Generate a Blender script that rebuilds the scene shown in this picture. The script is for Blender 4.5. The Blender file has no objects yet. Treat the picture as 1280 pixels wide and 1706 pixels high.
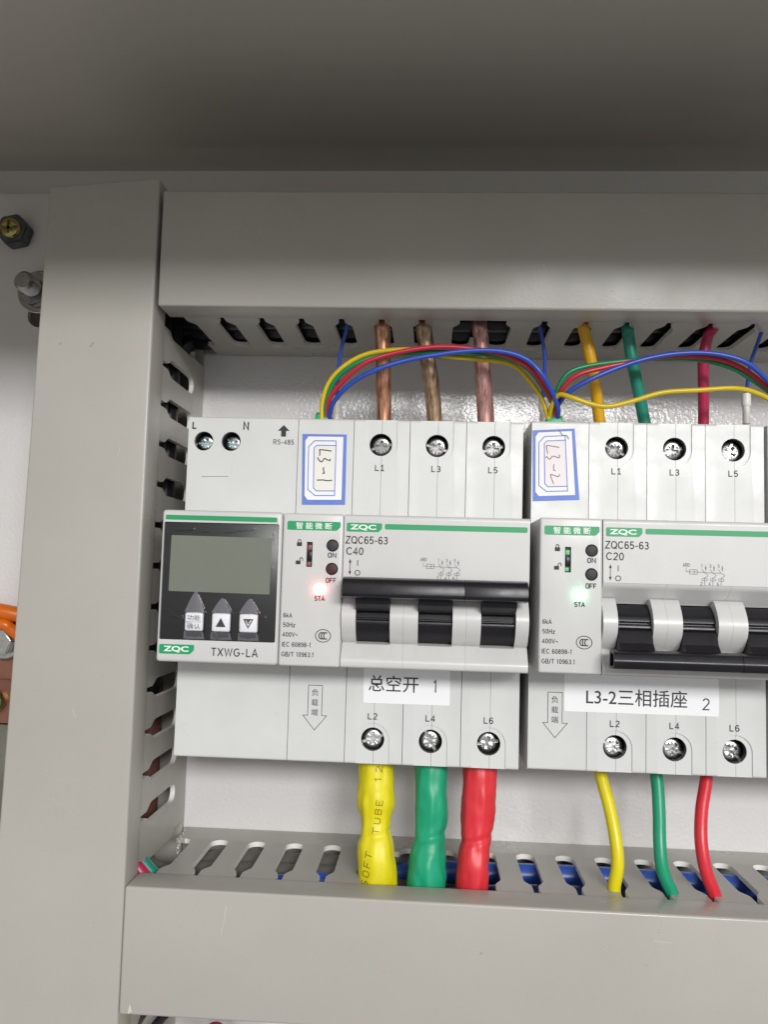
import bpy, bmesh, math, random
from mathutils import Vector, Matrix, noise
from mathutils.bvhtree import BVHTree
random.seed(7)
S = 0.001                       # everything below is written in millimetres: x right, z up, d towards the viewer
scene = bpy.context.scene
COL = scene.collection
def V(x, z, d): return Vector((x*S, -d*S, z*S))

# ------------------------------------------------------------------ camera
F = 1371.566
CC = (42.827, -39.493, 310.275)
RM = [[0.9981849, -0.0233289, 0.0555217], [0.0275741, 0.9966524, -0.0769653], [-0.0535403, 0.0783566, 0.9954867]]
cam_d = bpy.data.cameras.new('camera'); cam = bpy.data.objects.new('camera', cam_d); COL.objects.link(cam)
cam.matrix_world = Matrix(((RM[0][0], RM[0][1], RM[0][2], CC[0]*S),
                           (-RM[2][0], -RM[2][1], -RM[2][2], -CC[2]*S),
                           (RM[1][0], RM[1][1], RM[1][2], CC[1]*S), (0, 0, 0, 1)))
cam_d.sensor_fit = 'VERTICAL'; cam_d.sensor_height = 36; cam_d.sensor_width = 27
cam_d.lens = F/1706*36
cam_d.clip_start = .01; cam_d.clip_end = 20
scene.camera = cam

# ------------------------------------------------------------------ world and lamps
w = bpy.data.worlds.new("World"); scene.world = w; w.use_nodes = True
w.node_tree.nodes['Background'].inputs[0].default_value = (1.0, .99, .975, 1)
w.node_tree.nodes['Background'].inputs[1].default_value = 1
wt = w.node_tree; wc = wt.nodes.new('ShaderNodeTexCoord'); wsx = wt.nodes.new('ShaderNodeSeparateXYZ'); wr = wt.nodes.new('ShaderNodeMapRange'); wr.interpolation_type = 'SMOOTHSTEP'
wt.links.new(wc.outputs['Generated'], wsx.inputs[0]); wt.links.new(wsx.outputs[2], wr.inputs[0])      # a room: dim floor, paler walls and ceiling
wr.inputs[1].default_value = -.55; wr.inputs[2].default_value = .55; wr.inputs[3].default_value = .25; wr.inputs[4].default_value = .80
wt.links.new(wr.outputs[0], wt.nodes['Background'].inputs[1])
def lamp(name, loc, target, sx, sy, power, col=(1, .992, .975)):
    l = bpy.data.lights.new(name, 'AREA'); l.shape = 'RECTANGLE'; l.size = sx; l.size_y = sy; l.energy = power; l.color = col
    o = bpy.data.objects.new(name, l); COL.objects.link(o)
    o.location = loc
    o.rotation_euler = (Vector(target)-Vector(loc)).to_track_quat('-Z', 'Y').to_euler()
    return o
lamp('ceiling_lamp', (.88, -2.85, .80), (.02, 0, -.04), 1.3, .42, 68)
scene.view_settings.view_transform = 'Standard'; scene.view_settings.look = 'None'
scene.view_settings.exposure = .07; scene.view_settings.gamma = 1
scene.cycles.max_bounces = 8; scene.cycles.diffuse_bounces = 5; scene.cycles.transparent_max_bounces = 8
scene.cycles.use_adaptive_sampling = True
scene.cycles.use_denoising = True

# ------------------------------------------------------------------ pixel (1280 x 1706 photo) -> point on a plane
def ray(u, v):
    a = ((u-640)/F, -(v-853)/F, -1)
    return [sum(RM[i][j]*a[j] for j in range(3)) for i in range(3)]
def at(u, v, d):                # -> (x, z) on the plane d
    r = ray(u, v); t = (d-CC[2])/r[2]
    return (CC[0]+t*r[0], CC[1]+t*r[1])
def at3(u, v, d):
    x, z = at(u, v, d); return (x, z, d)

# ------------------------------------------------------------------ materials
def srgb(r, g, b): return tuple(((c/255+.055)/1.055)**2.4 if c > 10 else c/255/12.92 for c in (r, g, b))+(1,)
MATS = {}
def mat(name, col, rough=.5, metal=0., bump=0., bscale=1500., bdetail=3, var=0., vscale=60., spec=.5, coat=0., emit=None, estr=0, mottle=None, rvar=0., stretch=None):
    if name in MATS: return MATS[name]
    m = bpy.data.materials.new(name); m.use_nodes = True; nt = m.node_tree; b = nt.nodes['Principled BSDF']
    b.inputs['Base Color'].default_value = col; b.inputs['Roughness'].default_value = rough; b.inputs['Metallic'].default_value = metal
    b.inputs['Specular IOR Level'].default_value = spec; b.inputs['Coat Weight'].default_value = coat
    tc = nt.nodes.new('ShaderNodeTexCoord')
    if stretch:
        mp = nt.nodes.new('ShaderNodeMapping'); mp.inputs['Scale'].default_value = stretch; nt.links.new(tc.outputs['Object'], mp.inputs[0]); vec = mp.outputs[0]
    else: vec = tc.outputs['Object']
    if emit:
        b.inputs['Emission Color'].default_value = emit; b.inputs['Emission Strength'].default_value = estr
    if var or mottle:
        n = nt.nodes.new('ShaderNodeTexNoise'); n.inputs['Scale'].default_value = vscale; n.inputs['Detail'].default_value = 5
        n.inputs['Roughness'].default_value = .6
        nt.links.new(vec, n.inputs['Vector'])
        mx = nt.nodes.new('ShaderNodeMix'); mx.data_type = 'RGBA'
        c2 = mottle if mottle else tuple(c*(1-var) for c in col[:3])+(1,)
        mx.inputs[6].default_value = col; mx.inputs[7].default_value = c2
        r = nt.nodes.new('ShaderNodeMapRange'); r.inputs[1].default_value = .35; r.inputs[2].default_value = .68
        nt.links.new(n.outputs[0], r.inputs[0]); nt.links.new(r.outputs[0], mx.inputs[0]); nt.links.new(mx.outputs[2], b.inputs['Base Color'])
    if rvar:
        n2 = nt.nodes.new('ShaderNodeTexNoise'); n2.inputs['Scale'].default_value = vscale*2.3; n2.inputs['Detail'].default_value = 6
        nt.links.new(vec, n2.inputs['Vector'])
        r2 = nt.nodes.new('ShaderNodeMapRange'); r2.inputs[1].default_value = .3; r2.inputs[2].default_value = .7
        r2.inputs[3].default_value = max(.02, rough-rvar); r2.inputs[4].default_value = rough+rvar
        nt.links.new(n2.outputs[0], r2.inputs[0]); nt.links.new(r2.outputs[0], b.inputs['Roughness'])
    if bump:
        n = nt.nodes.new('ShaderNodeTexNoise'); n.inputs['Scale'].default_value = bscale; n.inputs['Detail'].default_value = bdetail
        nt.links.new(vec, n.inputs['Vector'])
        bp = nt.nodes.new('ShaderNodeBump'); bp.inputs['Strength'].default_value = bump; bp.inputs['Distance'].default_value = .0003
        nt.links.new(n.outputs[0], bp.inputs['Height']); nt.links.new(bp.outputs[0], b.inputs['Normal'])
    MATS[name] = m; return m
M_duct = mat('duct_grey_pvc', srgb(174, 171, 164), .34, bump=.12, bscale=1100, bdetail=6, var=.085, vscale=14, rvar=.09)
M_cab = mat('cabinet_grey_paint', srgb(204, 200, 191), .45, bump=.25, bscale=700, var=.05, vscale=14)
M_plate = mat('plate_powder_coat', srgb(215, 213, 213), .20, bump=.5, bscale=760, bdetail=1, var=.03, vscale=18)
M_shell = mat('breaker_white_plastic', srgb(210, 211, 210), .36, bump=.08, bscale=2200, bdetail=5, var=.055, vscale=55, rvar=.09)
M_nose = mat('breaker_face_plastic', srgb(203, 203, 202), .34, bump=.06, bscale=2200, bdetail=5, var=.045, vscale=45, rvar=.09)
M_black = mat('black_plastic', srgb(31, 29, 34), .30, bump=.04, bscale=1800, var=.2, vscale=120, rvar=.04, spec=.32)
M_dark = mat('dark_recess_plastic', srgb(22, 22, 24), .5)  # also colours the liners that stand in for screw-hole shade
M_ink = mat('black_ink', srgb(42, 40, 43), .6)
M_ink2 = mat('thin_grey_ink', srgb(105, 104, 106), .6)
M_red_ink = mat('dark_red_ink', srgb(120, 30, 48), .6)
M_pen = mat('pen_ink', srgb(38, 36, 40), .5)
M_pen2 = mat('brown_pen_ink', srgb(92, 74, 78), .5)
M_green = mat('green_print', srgb(20, 150, 92), .42)
M_badge = mat('white_print', srgb(235, 240, 236), .45)
M_blue_print = mat('blue_print', srgb(98, 126, 208), .5, var=.12, vscale=200)
M_paper = mat('white_paper', srgb(236, 236, 238), .55, bump=.1, bscale=500, var=.03, vscale=90)
M_cream = mat('cream_paper', srgb(232, 229, 222), .6, var=.03, vscale=150)
M_pinkish = mat('pinkish_paper', srgb(236, 228, 230), .6, var=.03, vscale=150)
M_sticker = mat('sticker_white_film', srgb(240, 240, 243), .30, bump=.05, bscale=300)
M_screw = mat('zinc_steel', (.60, .60, .60, 1), .30, 1., bump=.22, bscale=420, bdetail=1, var=.25, vscale=350, rvar=.08)
M_zinc = mat('blue_zinc_steel', (.64, .72, .74, 1), .30, 1., bump=.15, bscale=450, bdetail=1, var=.2, vscale=350, rvar=.08)
M_steel = mat('dull_steel', (.50, .50, .49, 1), .26, 1., bump=.3, bscale=500, var=.3, vscale=180)
M_brass = mat('yellow_zinc_steel', (.50, .43, .18, 1), .25, 1., bump=.4, bscale=500, var=.5, vscale=200)
M_lcd = mat('lcd_grey_glass', srgb(117, 122, 110), .22, var=.06, vscale=40)
M_bezel = mat('glossy_black_bezel', srgb(26, 25, 29), .34, var=.2, vscale=90)
M_key = mat('white_key', srgb(226, 226, 230), .35)
M_edge = mat('duct_cut_edge', srgb(232, 230, 224), .5, bump=.2, bscale=1500, var=.06, vscale=300)
def wire(n, c, r=.33, **k): return mat(n, srgb(*c), r, bump=.10, bscale=500, var=.10, vscale=90, **k)
W_y = wire('yellow_insulation', (214, 186, 16)); W_g = wire('green_insulation', (20, 132, 82)); W_r = wire('red_insulation', (190, 40, 58)); W_b = wire('blue_insulation', (45, 78, 178))
C_y = wire('amber_cable_sheath', (222, 168, 18)); C_g = wire('teal_cable_sheath', (24, 132, 112)); C_r = wire('crimson_cable_sheath', (176, 34, 78))
C_y2 = wire('yellow_cable_sheath', (222, 208, 20)); C_g2 = wire('green_cable_sheath', (22, 150, 112)); C_r2 = wire('red_cable_sheath', (214, 44, 58))
C_dkblue = wire('dark_blue_cable', (34, 62, 132)); C_black = wire('black_cable', (34, 32, 38)); C_brown = wire('brown_cable', (120, 78, 70)); C_pink = wire('pinkish_cable', (168, 112, 104))
H_y = wire('yellow_shrink_tube', (226, 212, 16), .44); H_g = wire('green_shrink_tube', (16, 158, 116), .42); H_r = wire('red_shrink_tube', (218, 46, 56), .42)
M_cu1 = mat('copper_strand_bright', srgb(226, 170, 140), .30, .75, bump=.5, bscale=350, mottle=srgb(138, 84, 54), vscale=850, coat=.4, stretch=(1, 1, .035))  # streaks in all three coppers put strand highlights into the colour
M_cu2 = mat('copper_strand_olive', srgb(196, 168, 138), .34, .7, bump=.5, bscale=350, mottle=srgb(104, 78, 56), vscale=850, coat=.4, stretch=(1, 1, .035))
M_cu3 = mat('copper_strand_pink', srgb(218, 170, 164), .32, .6, bump=.5, bscale=350, mottle=srgb(136, 84, 76), vscale=850, coat=.4, stretch=(1, 1, .035))
M_orange = mat('orange_plastic', srgb(214, 104, 14), .35, var=.12, vscale=90)
M_busbar = mat('copper_busbar', srgb(150, 104, 88), .4, .6, var=.3, vscale=70)
M_plug = mat('green_terminal_plastic', srgb(22, 168, 108), .4)
M_ferrule = mat('white_ferrule_plastic', srgb(224, 222, 214), .4)
M_led_r = mat('lit_red_led', srgb(255, 190, 180), .3, emit=(1, .16, .15, 1), estr=26)
M_led_g = mat('lit_green_led', srgb(200, 255, 215), .3, emit=(.22, 1, .38, 1), estr=17)
def film_material():
    m = bpy.data.materials.new('clear_protective_film'); m.use_nodes = True; nt = m.node_tree; nt.nodes.remove(nt.nodes['Principled BSDF'])
    out = nt.nodes['Material Output']; tr = nt.nodes.new('ShaderNodeBsdfTransparent'); gl = nt.nodes.new('ShaderNodeBsdfGlossy'); df = nt.nodes.new('ShaderNodeBsdfDiffuse')
    gl.inputs['Roughness'].default_value = .16; df.inputs['Color'].default_value = (.8, .8, .82, 1)
    a = nt.nodes.new('ShaderNodeMixShader'); a.inputs[0].default_value = .30
    nt.links.new(gl.outputs[0], a.inputs[1]); nt.links.new(df.outputs[0], a.inputs[2])
    fr = nt.nodes.new('ShaderNodeFresnel'); fr.inputs[0].default_value = 1.5
    ad = nt.nodes.new('ShaderNodeMath'); ad.operation = 'ADD'; ad.inputs[1].default_value = .015; nt.links.new(fr.outputs[0], ad.inputs[0])
    x = nt.nodes.new('ShaderNodeMixShader'); sc = nt.nodes.new('ShaderNodeMath'); sc.operation = 'MULTIPLY'; sc.inputs[1].default_value = .55; nt.links.new(ad.outputs[0], sc.inputs[0]); nt.links.new(sc.outputs[0], x.inputs[0]); nt.links.new(tr.outputs[0], x.inputs[1]); nt.links.new(a.outputs[0], x.inputs[2])
    nt.links.new(x.outputs[0], out.inputs[0]); return m
M_film = film_material()

# ------------------------------------------------------------------ mesh helpers
def finish(bm, name, m, parent=None, smooth=35, origin=(0, 0, 0)):
    me = bpy.data.meshes.new(name)
    bmesh.ops.recalc_face_normals(bm, faces=bm.faces) if smooth is not None else None
    bm.to_mesh(me); bm.free()
    o = bpy.data.objects.new(name, me); COL.objects.link(o); me.materials.append(m)
    if smooth:
        me.polygons.foreach_set('use_smooth', [True]*len(me.polygons)); me.set_sharp_from_angle(angle=math.radians(smooth))
    if parent: o.parent = parent
    return o
def empty(name, x=0, z=0, d=0):
    o = bpy.data.objects.new(name, None); COL.objects.link(o); o.location = V(x, z, d); o.empty_display_size = .01; return o
def tag(o, label=None, cat=None, group=None, kind=None):
    if label: o['label'] = label
    if cat: o['category'] = cat
    if group: o['group'] = group
    if kind: o['kind'] = kind
    return o
def rebase(o, x, z, d):
    """move a mesh object's origin to a point without moving its geometry"""
    p = V(x, z, d)
    for v in o.data.vertices: v.co -= p
    o.location = o.location+p; return o
def add_ext(bm, prof, x0, x1):
    """extrude a (z, d) profile along x"""
    a = [bm.verts.new(V(x0, z, d)) for z, d in prof]; b = [bm.verts.new(V(x1, z, d)) for z, d in prof]
    n = len(prof); bm.faces.new(a); bm.faces.new(b[::-1])
    for i in range(n): bm.faces.new((a[i], b[i], b[(i+1) % n], a[(i+1) % n]))
def add_poly(bm, pts, d0, d1):
    """extrude an (x, z) outline in depth"""
    a = [bm.verts.new(V(x, z, d0)) for x, z in pts]; b = [bm.verts.new(V(x, z, d1)) for x, z in pts]
    n = len(pts); bm.faces.new(a); bm.faces.new(b[::-1])
    for i in range(n): bm.faces.new((a[i], b[i], b[(i+1) % n], a[(i+1) % n]))
def add_box(bm, x0, x1, z0, z1, d0, d1, bev=0, seg=2):
    t = bmesh.new(); add_poly(t, [(x0, z0), (x1, z0), (x1, z1), (x0, z1)], d0, d1)
    if bev: bmesh.ops.bevel(t, geom=t.edges[:], offset=bev*S, segments=seg, affect='EDGES', profile=.5)
    me = bpy.data.meshes.new('t'); t.to_mesh(me); t.free(); bm.from_mesh(me); bpy.data.meshes.remove(me)
def box(name, m, parent, *a, **k):
    bm = bmesh.new(); add_box(bm, *a, **k); return finish(bm, name, m, parent)
def rrect(x0, x1, z0, z1, r, n=5, corners=(1, 1, 1, 1)):
    out = []
    for ci, (cx, cz, a0) in enumerate(((x1-r, z1-r, 0), (x0+r, z1-r, 90), (x0+r, z0+r, 180), (x1-r, z0+r, 270))):
        if not corners[ci]:
            out.append(((x1, z1), (x0, z1), (x0, z0), (x1, z0))[ci]); continue
        for i in range(n+1):
            a = math.radians(a0+90*i/n); out.append((cx+r*math.cos(a), cz+r*math.sin(a)))
    return out
def roundpoly(pts, rads, n=4):
    """round the corners of a polygon, one radius per point"""
    out = []; N = len(pts)
    for i, p in enumerate(pts):
        r = rads[i] if isinstance(rads, (list, tuple)) else rads
        P = Vector(p); A = Vector(pts[i-1])-P; B = Vector(pts[(i+1) % N])-P
        if r <= 0: out.append(tuple(p)); continue
        r = min(r, A.length*.45, B.length*.45); a = P+A.normalized()*r; b = P+B.normalized()*r
        for k in range(n+1):
            t = k/n; q = a*(1-t)**2+P*2*t*(1-t)+b*t*t; out.append(tuple(q))
    return out
def circle(cx, cz, r, n=32, a0=0, a1=360):
    return [(cx+r*math.cos(math.radians(a0+(a1-a0)*i/n)), cz+r*math.sin(math.radians(a0+(a1-a0)*i/n))) for i in range(n)]
def cut(o, cutters):
    """exact boolean difference, applied"""
    for c in cutters:
        c.parent = o.parent
        md = o.modifiers.new('b', 'BOOLEAN'); md.operation = 'DIFFERENCE'; md.solver = 'EXACT'; md.object = c
    bpy.context.view_layer.update()
    dg = bpy.context.evaluated_depsgraph_get(); me = bpy.data.meshes.new_from_object(o.evaluated_get(dg)); old = o.data
    o.modifiers.clear(); nm = old.name; o.data = me; bpy.data.meshes.remove(old); me.name = nm
    for c in cutters: bpy.data.objects.remove(c)
    me.polygons.foreach_set('use_smooth', [True]*len(me.polygons)); me.set_sharp_from_angle(angle=math.radians(32))
    return o
def cutter(pts, d0, d1):
    bm = bmesh.new(); add_poly(bm, pts, d0, d1); return finish(bm, 'cutter', M_dark)
def catmull(P, n=8):
    out = []; Q = [P[0]]+list(P)+[P[-1]]
    for i in range(1, len(Q)-2):
        a, b, c, d = (Vector(q) for q in Q[i-1:i+3])
        for k in range(n):
            t = k/n
            out.append(.5*((2*b)+(c-a)*t+(2*a-5*b+4*c-d)*t*t+(3*b-a-3*c+d)*t**3))
    out.append(Vector(P[-1])); return out
def tube_mesh(bm, pts, rad, sides=12, sub=8, squash=None, wob=0, cap=True):
    """pts: (x, z, d) in mm; rad: number or list at the given points"""
    if isinstance(rad, (int, float)): rad = [rad]*len(pts)
    P = catmull([tuple(p)+(r,) for p, r in zip(pts, rad)], sub)
    rings = []; up = None
    for i, q in enumerate(P):
        c = Vector(q[:3]); t = (Vector(P[min(i+1, len(P)-1)][:3])-Vector(P[max(i-1, 0)][:3])).normalized()
        if up is None:
            up = t.orthogonal().normalized()
            ref = Vector((0, 0, 1)); u0 = (ref-t*ref.dot(t))
            if u0.length > .2: up = u0.normalized()
        up = (up-t*up.dot(t)).normalized(); sd = t.cross(up)
        ring = []
        for k in range(sides):
            a = 2*math.pi*k/sides; r = q[3]
            if wob: r *= 1+wob*noise.noise(Vector((math.cos(a)*1.4, math.sin(a)*1.4, i*.16)))
            s1, s2 = (1, 1) if squash is None else squash
            p = c+up*math.cos(a)*r*s2+sd*math.sin(a)*r*s1
            ring.append(bm.verts.new(V(*p)))
        rings.append(ring)
    for a, b in zip(rings, rings[1:]):
        for k in range(sides): bm.faces.new((a[k], a[(k+1) % sides], b[(k+1) % sides], b[k]))
    if cap: bm.faces.new(rings[0][::-1]); bm.faces.new(rings[-1])
def tube(name, m, pts, rad, parent=None, **k):
    bm = bmesh.new(); tube_mesh(bm, pts, rad, **k); o = finish(bm, name, m, parent, smooth=60)
    if not parent: rebase(o, *pts[0])
    return o
def add_stroke(bm, pts, wd, d, closed=False):
    """flat ribbon along (x, z) points"""
    P = [Vector(p) for p in pts]; n = len(P); L = []; R = []
    for i in range(n):
        if closed: a, b = P[i-1], P[(i+1) % n]
        else: a, b = P[max(i-1, 0)], P[min(i+1, n-1)]
        d1 = (P[i]-a).normalized() if (P[i]-a).length > 1e-9 else None; d2 = (b-P[i]).normalized() if (b-P[i]).length > 1e-9 else None
        if d1 is None: d1 = d2
        if d2 is None: d2 = d1
        t = d1+d2; t = t.normalized() if t.length > 1e-6 else d1
        nrm = Vector((-t.y, t.x)); c = max(.45, nrm.dot(Vector((-d1.y, d1.x)))); h = wd/2/c
        q = P[i]+nrm*h; r = P[i]-nrm*h
        L.append(bm.verts.new(V(q.x, q.y, d))); R.append(bm.verts.new(V(r.x, r.y, d)))
    for i in range(n if closed else n-1):
        j = (i+1) % n; bm.faces.new((L[i], R[i], R[j], L[j]))
def flat(name, m, parent, pts, d, th=.05):
    bm = bmesh.new(); add_poly(bm, pts, d-th, d); return finish(bm, name, m, parent, smooth=30)
def text_bm(s, cx, cz, d, h, width=None, bold=0., rot=0., shear=0., align='C', gap=1.):
    """flat lettering: cap height h, optional total width, centred on (cx, cz)"""
    c = bpy.data.curves.new('t', 'FONT'); c.body = s; c.offset = bold; c.resolution_u = 3; c.space_character = gap; c.shear = shear
    o = bpy.data.objects.new('t', c); COL.objects.link(o); bpy.context.view_layer.update()
    me = bpy.data.meshes.new_from_object(o.evaluated_get(bpy.context.evaluated_depsgraph_get()))
    bpy.data.objects.remove(o); bpy.data.curves.remove(c)
    xs = [v.co.x for v in me.vertices]; ys = [v.co.y for v in me.vertices]
    x0, x1, y0, y1 = min(xs), max(xs), min(ys), max(ys)
    sy = h/(y1-y0); sx = (width/(x1-x0)) if width else sy
    bm = bmesh.new(); bm.from_mesh(me); bpy.data.meshes.remove(me)
    ca, sa = math.cos(math.radians(rot)), math.sin(math.radians(rot))
    off = {'C': (x0+x1)/2, 'L': x0, 'R': x1}[align]
    for v in bm.verts:
        px = (v.co.x-off)*sx; py = (v.co.y-(y0+y1)/2)*sy
        v.co = V(cx+px*ca-py*sa, cz+px*sa+py*ca, d)
    return bm
def text(s, m, parent, *a, name='printed_text', **k): return finish(text_bm(s, *a, **k), name, m, parent, smooth=None)
def _a(cx, cy, rx, ry, a0, a1, n=9): return [(cx+rx*math.cos(math.radians(a0+(a1-a0)*i/n)), cy+ry*math.sin(math.radians(a0+(a1-a0)*i/n))) for i in range(n+1)]
GL = {   # monoline sans glyphs: advance width, strokes in a box one cap high
 'Z': (.66, [[(.04, .95), (.62, .95), (.04, .05), (.64, .05)]]),
 'Q': (.80, [['c']+_a(.40, .5, .35, .45, 90, 435, 20), [(.46, .22), (.74, -.02)]]),
 'C': (.76, [_a(.40, .5, .35, .45, 42, 318, 18)]),
 'G': (.80, [_a(.41, .5, .36, .45, 45, 330, 18)+[(.745, .30), (.745, .47), (.44, .47)]]),
 'L': (.58, [[(.08, 1), (.08, .05), (.56, .05)]]),
 'T': (.64, [[(.0, .95), (.64, .95)], [(.32, .95), (.32, 0)]]),
 'X': (.68, [[(.02, 1), (.66, 0)], [(.66, 1), (.02, 0)]]),
 'W': (.98, [[(.02, 1), (.26, .03), (.49, .93), (.72, .03), (.96, 1)]]),
 'A': (.70, [[(.01, 0), (.35, .98), (.69, 0)], [(.14, .32), (.56, .32)]]),
 'N': (.72, [[(.08, 0), (.08, .98), (.64, .02), (.64, 1)]]),
 'R': (.72, [[(.08, 0), (.08, .95), (.40, .95)]+_a(.42, .72, .22, .23, 90, -90, 8)+[(.08, .49)], [(.42, .49), (.66, 0)]]),
 'S': (.66, [_a(.33, .73, .25, .22, 25, 255, 10)[:-1]+_a(.33, .28, .27, .23, 75, -155, 12)]),
 '-': (.40, [[(.04, .38), (.34, .38)]]),
 '0': (.58, [['c']+_a(.28, .5, .235, .45, 90, 435, 18)]),
 '1': (.42, [[(.04, .76), (.22, .97), (.22, 0)]]),
 '2': (.58, [_a(.28, .70, .22, .25, 165, -25, 10)+[(.05, .05), (.52, .05)]]),
 '3': (.58, [_a(.27, .73, .20, .22, 150, -80, 9)+_a(.27, .28, .23, .23, 85, -155, 10)]),
 '4': (.58, [[(.40, 0), (.40, .97), (.03, .28), (.55, .28)]]),
 '5': (.58, [[(.50, .95), (.13, .95), (.08, .52)]+_a(.27, .32, .23, .27, 120, -150, 12)]),
 '6': (.58, [['c']+_a(.28, .31, .23, .26, 90, 435, 14), [(.055, .35)]+_a(.29, .60, .235, .35, 175, 35, 9)]),
 '8': (.58, [['c']+_a(.28, .74, .19, .21, 90, 435, 12), ['c']+_a(.28, .28, .23, .235, 90, 435, 14)]),
 'U': (.64, [[(.06, 1), (.06, .2), (.18, .04), (.46, .04), (.58, .2), (.58, 1)]]),
 'B': (.62, [['c', (.06, .04), (.06, .96), (.46, .96), (.54, .85), (.54, .6), (.44, .52), (.56, .42), (.56, .16), (.46, .04)], [(.06, .52), (.44, .52)]]),
 'E': (.60, [[(.56, .96), (.06, .96), (.06, .04), (.56, .04)], [(.06, .5), (.48, .5)]]),
 'F': (.58, [[(.56, .96), (.06, .96), (.06, 0)], [(.06, .5), (.46, .5)]]),
 'O': (.64, [['c', (.06, .2), (.06, .8), (.18, .96), (.46, .96), (.58, .8), (.58, .2), (.46, .04), (.18, .04)]]),
 'i': (.50, [[(.06, .76), (.26, .97), (.26, .04)], [(.03, .05), (.49, .05)]]),
 'k': (.56, [[(.07, 0), (.07, 1)], [(.50, .66), (.09, .28)], [(.20, .38), (.54, 0)]]),
 'H': (.70, [[(.07, 0), (.07, 1)], [(.63, 0), (.63, 1)], [(.07, .52), (.63, .52)]]),
 'z': (.50, [[(.04, .63), (.46, .63), (.04, .05), (.48, .05)]]),
 'V': (.66, [[(.01, 1), (.33, .03), (.65, 1)]]),
 'I': (.18, [[(.09, 0), (.09, 1)]]),
 '/': (.40, [[(.02, -.12), (.38, 1.02)]]),
 '.': (.16, [[(.08, 0), (.08, .14)]]),
 '~': (.60, [_a(.17, .38, .14, .09, 180, 20, 6)+_a(.43, .46, .14, .09, 200, 350, 6)]),
 '9': (.58, [['c']+_a(.28, .69, .23, .26, 90, 435, 14), [(.505, .65)]+_a(.27, .40, .235, .35, -5, -145, 9)]),
 'K': (.62, [[(.07, 0), (.07, 1)], [(.58, 1), (.1, .42)], [(.22, .56), (.60, 0)]]),
 'D': (.70, [['c', (.07, .04), (.07, .96)]+_a(.28, .5, .36, .46, 90, -90, 10)]),
 'c': (.58, [_a(.28, .5, .25, .45, 42, 318, 12)]),
 ' ': (.3, [])}
def mono_bm(s, cx, cz, d, h, width, weight=.13, rot=0., align='C', gap=.13):
    adv = [GL[c][0] for c in s]; tot = sum(adv)+gap*(len(s)-1); sx = width/tot; x = 0; bm = bmesh.new()
    ca, sa = math.cos(math.radians(rot)), math.sin(math.radians(rot)); ox = {'C': tot/2, 'L': 0}[align]
    for c in s:
        for st in GL[c][1]:
            cl = st[0] == 'c'; pts = []
            for px, py in (st[1:] if cl else st):
                a, b = (x+px-ox)*sx, (py-.5)*h; pts.append((cx+a*ca-b*sa, cz+a*sa+b*ca))
            add_stroke(bm, pts, weight*h, d, cl)
        x += GL[c][0]+gap
    return bm
def mono(s, m, parent, *a, name='printed_text', **k): return finish(mono_bm(s, *a, **k), name, m, parent, smooth=None)
def lathe_bm(prof, cx, cz, n=40):
    """revolve (r, d) about the axis pointing at the viewer"""
    bm = bmesh.new(); rings = []
    for r, d in prof:
        if r < 1e-6: rings.append([bm.verts.new(V(cx, cz, d))]); continue
        rings.append([bm.verts.new(V(cx+r*math.cos(2*math.pi*k/n), cz+r*math.sin(2*math.pi*k/n), d)) for k in range(n)])
    for a, b in zip(rings, rings[1:]):
        for k in range(n):
            k2 = (k+1) % n
            if len(a) == 1 and len(b) == 1: continue
            if len(a) == 1: bm.faces.new((a[0], b[k2], b[k]))
            elif len(b) == 1: bm.faces.new((a[k], a[k2], b[0]))
            else: bm.faces.new((a[k], a[k2], b[k2], b[k]))
    return bm
def put_dup(src, parent, x, z, d, rot=0, tilt=0):
    c = src.copy(); COL.objects.link(c); c.parent = parent; c.location = V(x, z, d); c.rotation_euler = (tilt, rot, random.uniform(-.5, .5)*tilt); return c

# ================================================================== THE SETTING: cabinet shell and mounting plate
ROOF = 128.5; BACK = -20
def struct(o): o['kind'] = 'structure'; return o
struct(box('back_wall', mat('inner_white_paint', srgb(236, 234, 230), .4, bump=.3, bscale=800, var=.03, vscale=20), None, -215, 330, -330, ROOF, BACK-1.5, BACK))
struct(box('cabinet_roof', M_cab, None, -215, 330, ROOF, ROOF+1.5, BACK-1.5, 200))
struct(box('roof_front_lip', M_cab, None, -215, 330, ROOF-44, ROOF-.003, 198.5, 200))  # unseen lip, added with its drop set to shade the panel top
struct(box('cabinet_side_wall', M_cab, None, -216.5, -215.003, -330, ROOF, BACK-1.5, 200))
bm = bmesh.new(); add_box(bm, -190, 318, -300, 108.8, -2, 0, bev=.5)
plate = finish(bm, 'mounting_plate', M_plate)
hx, hz = at(62, 526, 0)
cut(plate, [cutter(rrect(hx-4.0, hx+11, hz-4.6, hz+4.6, 4.5, 8), -3, 1)])
struct(plate)

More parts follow.
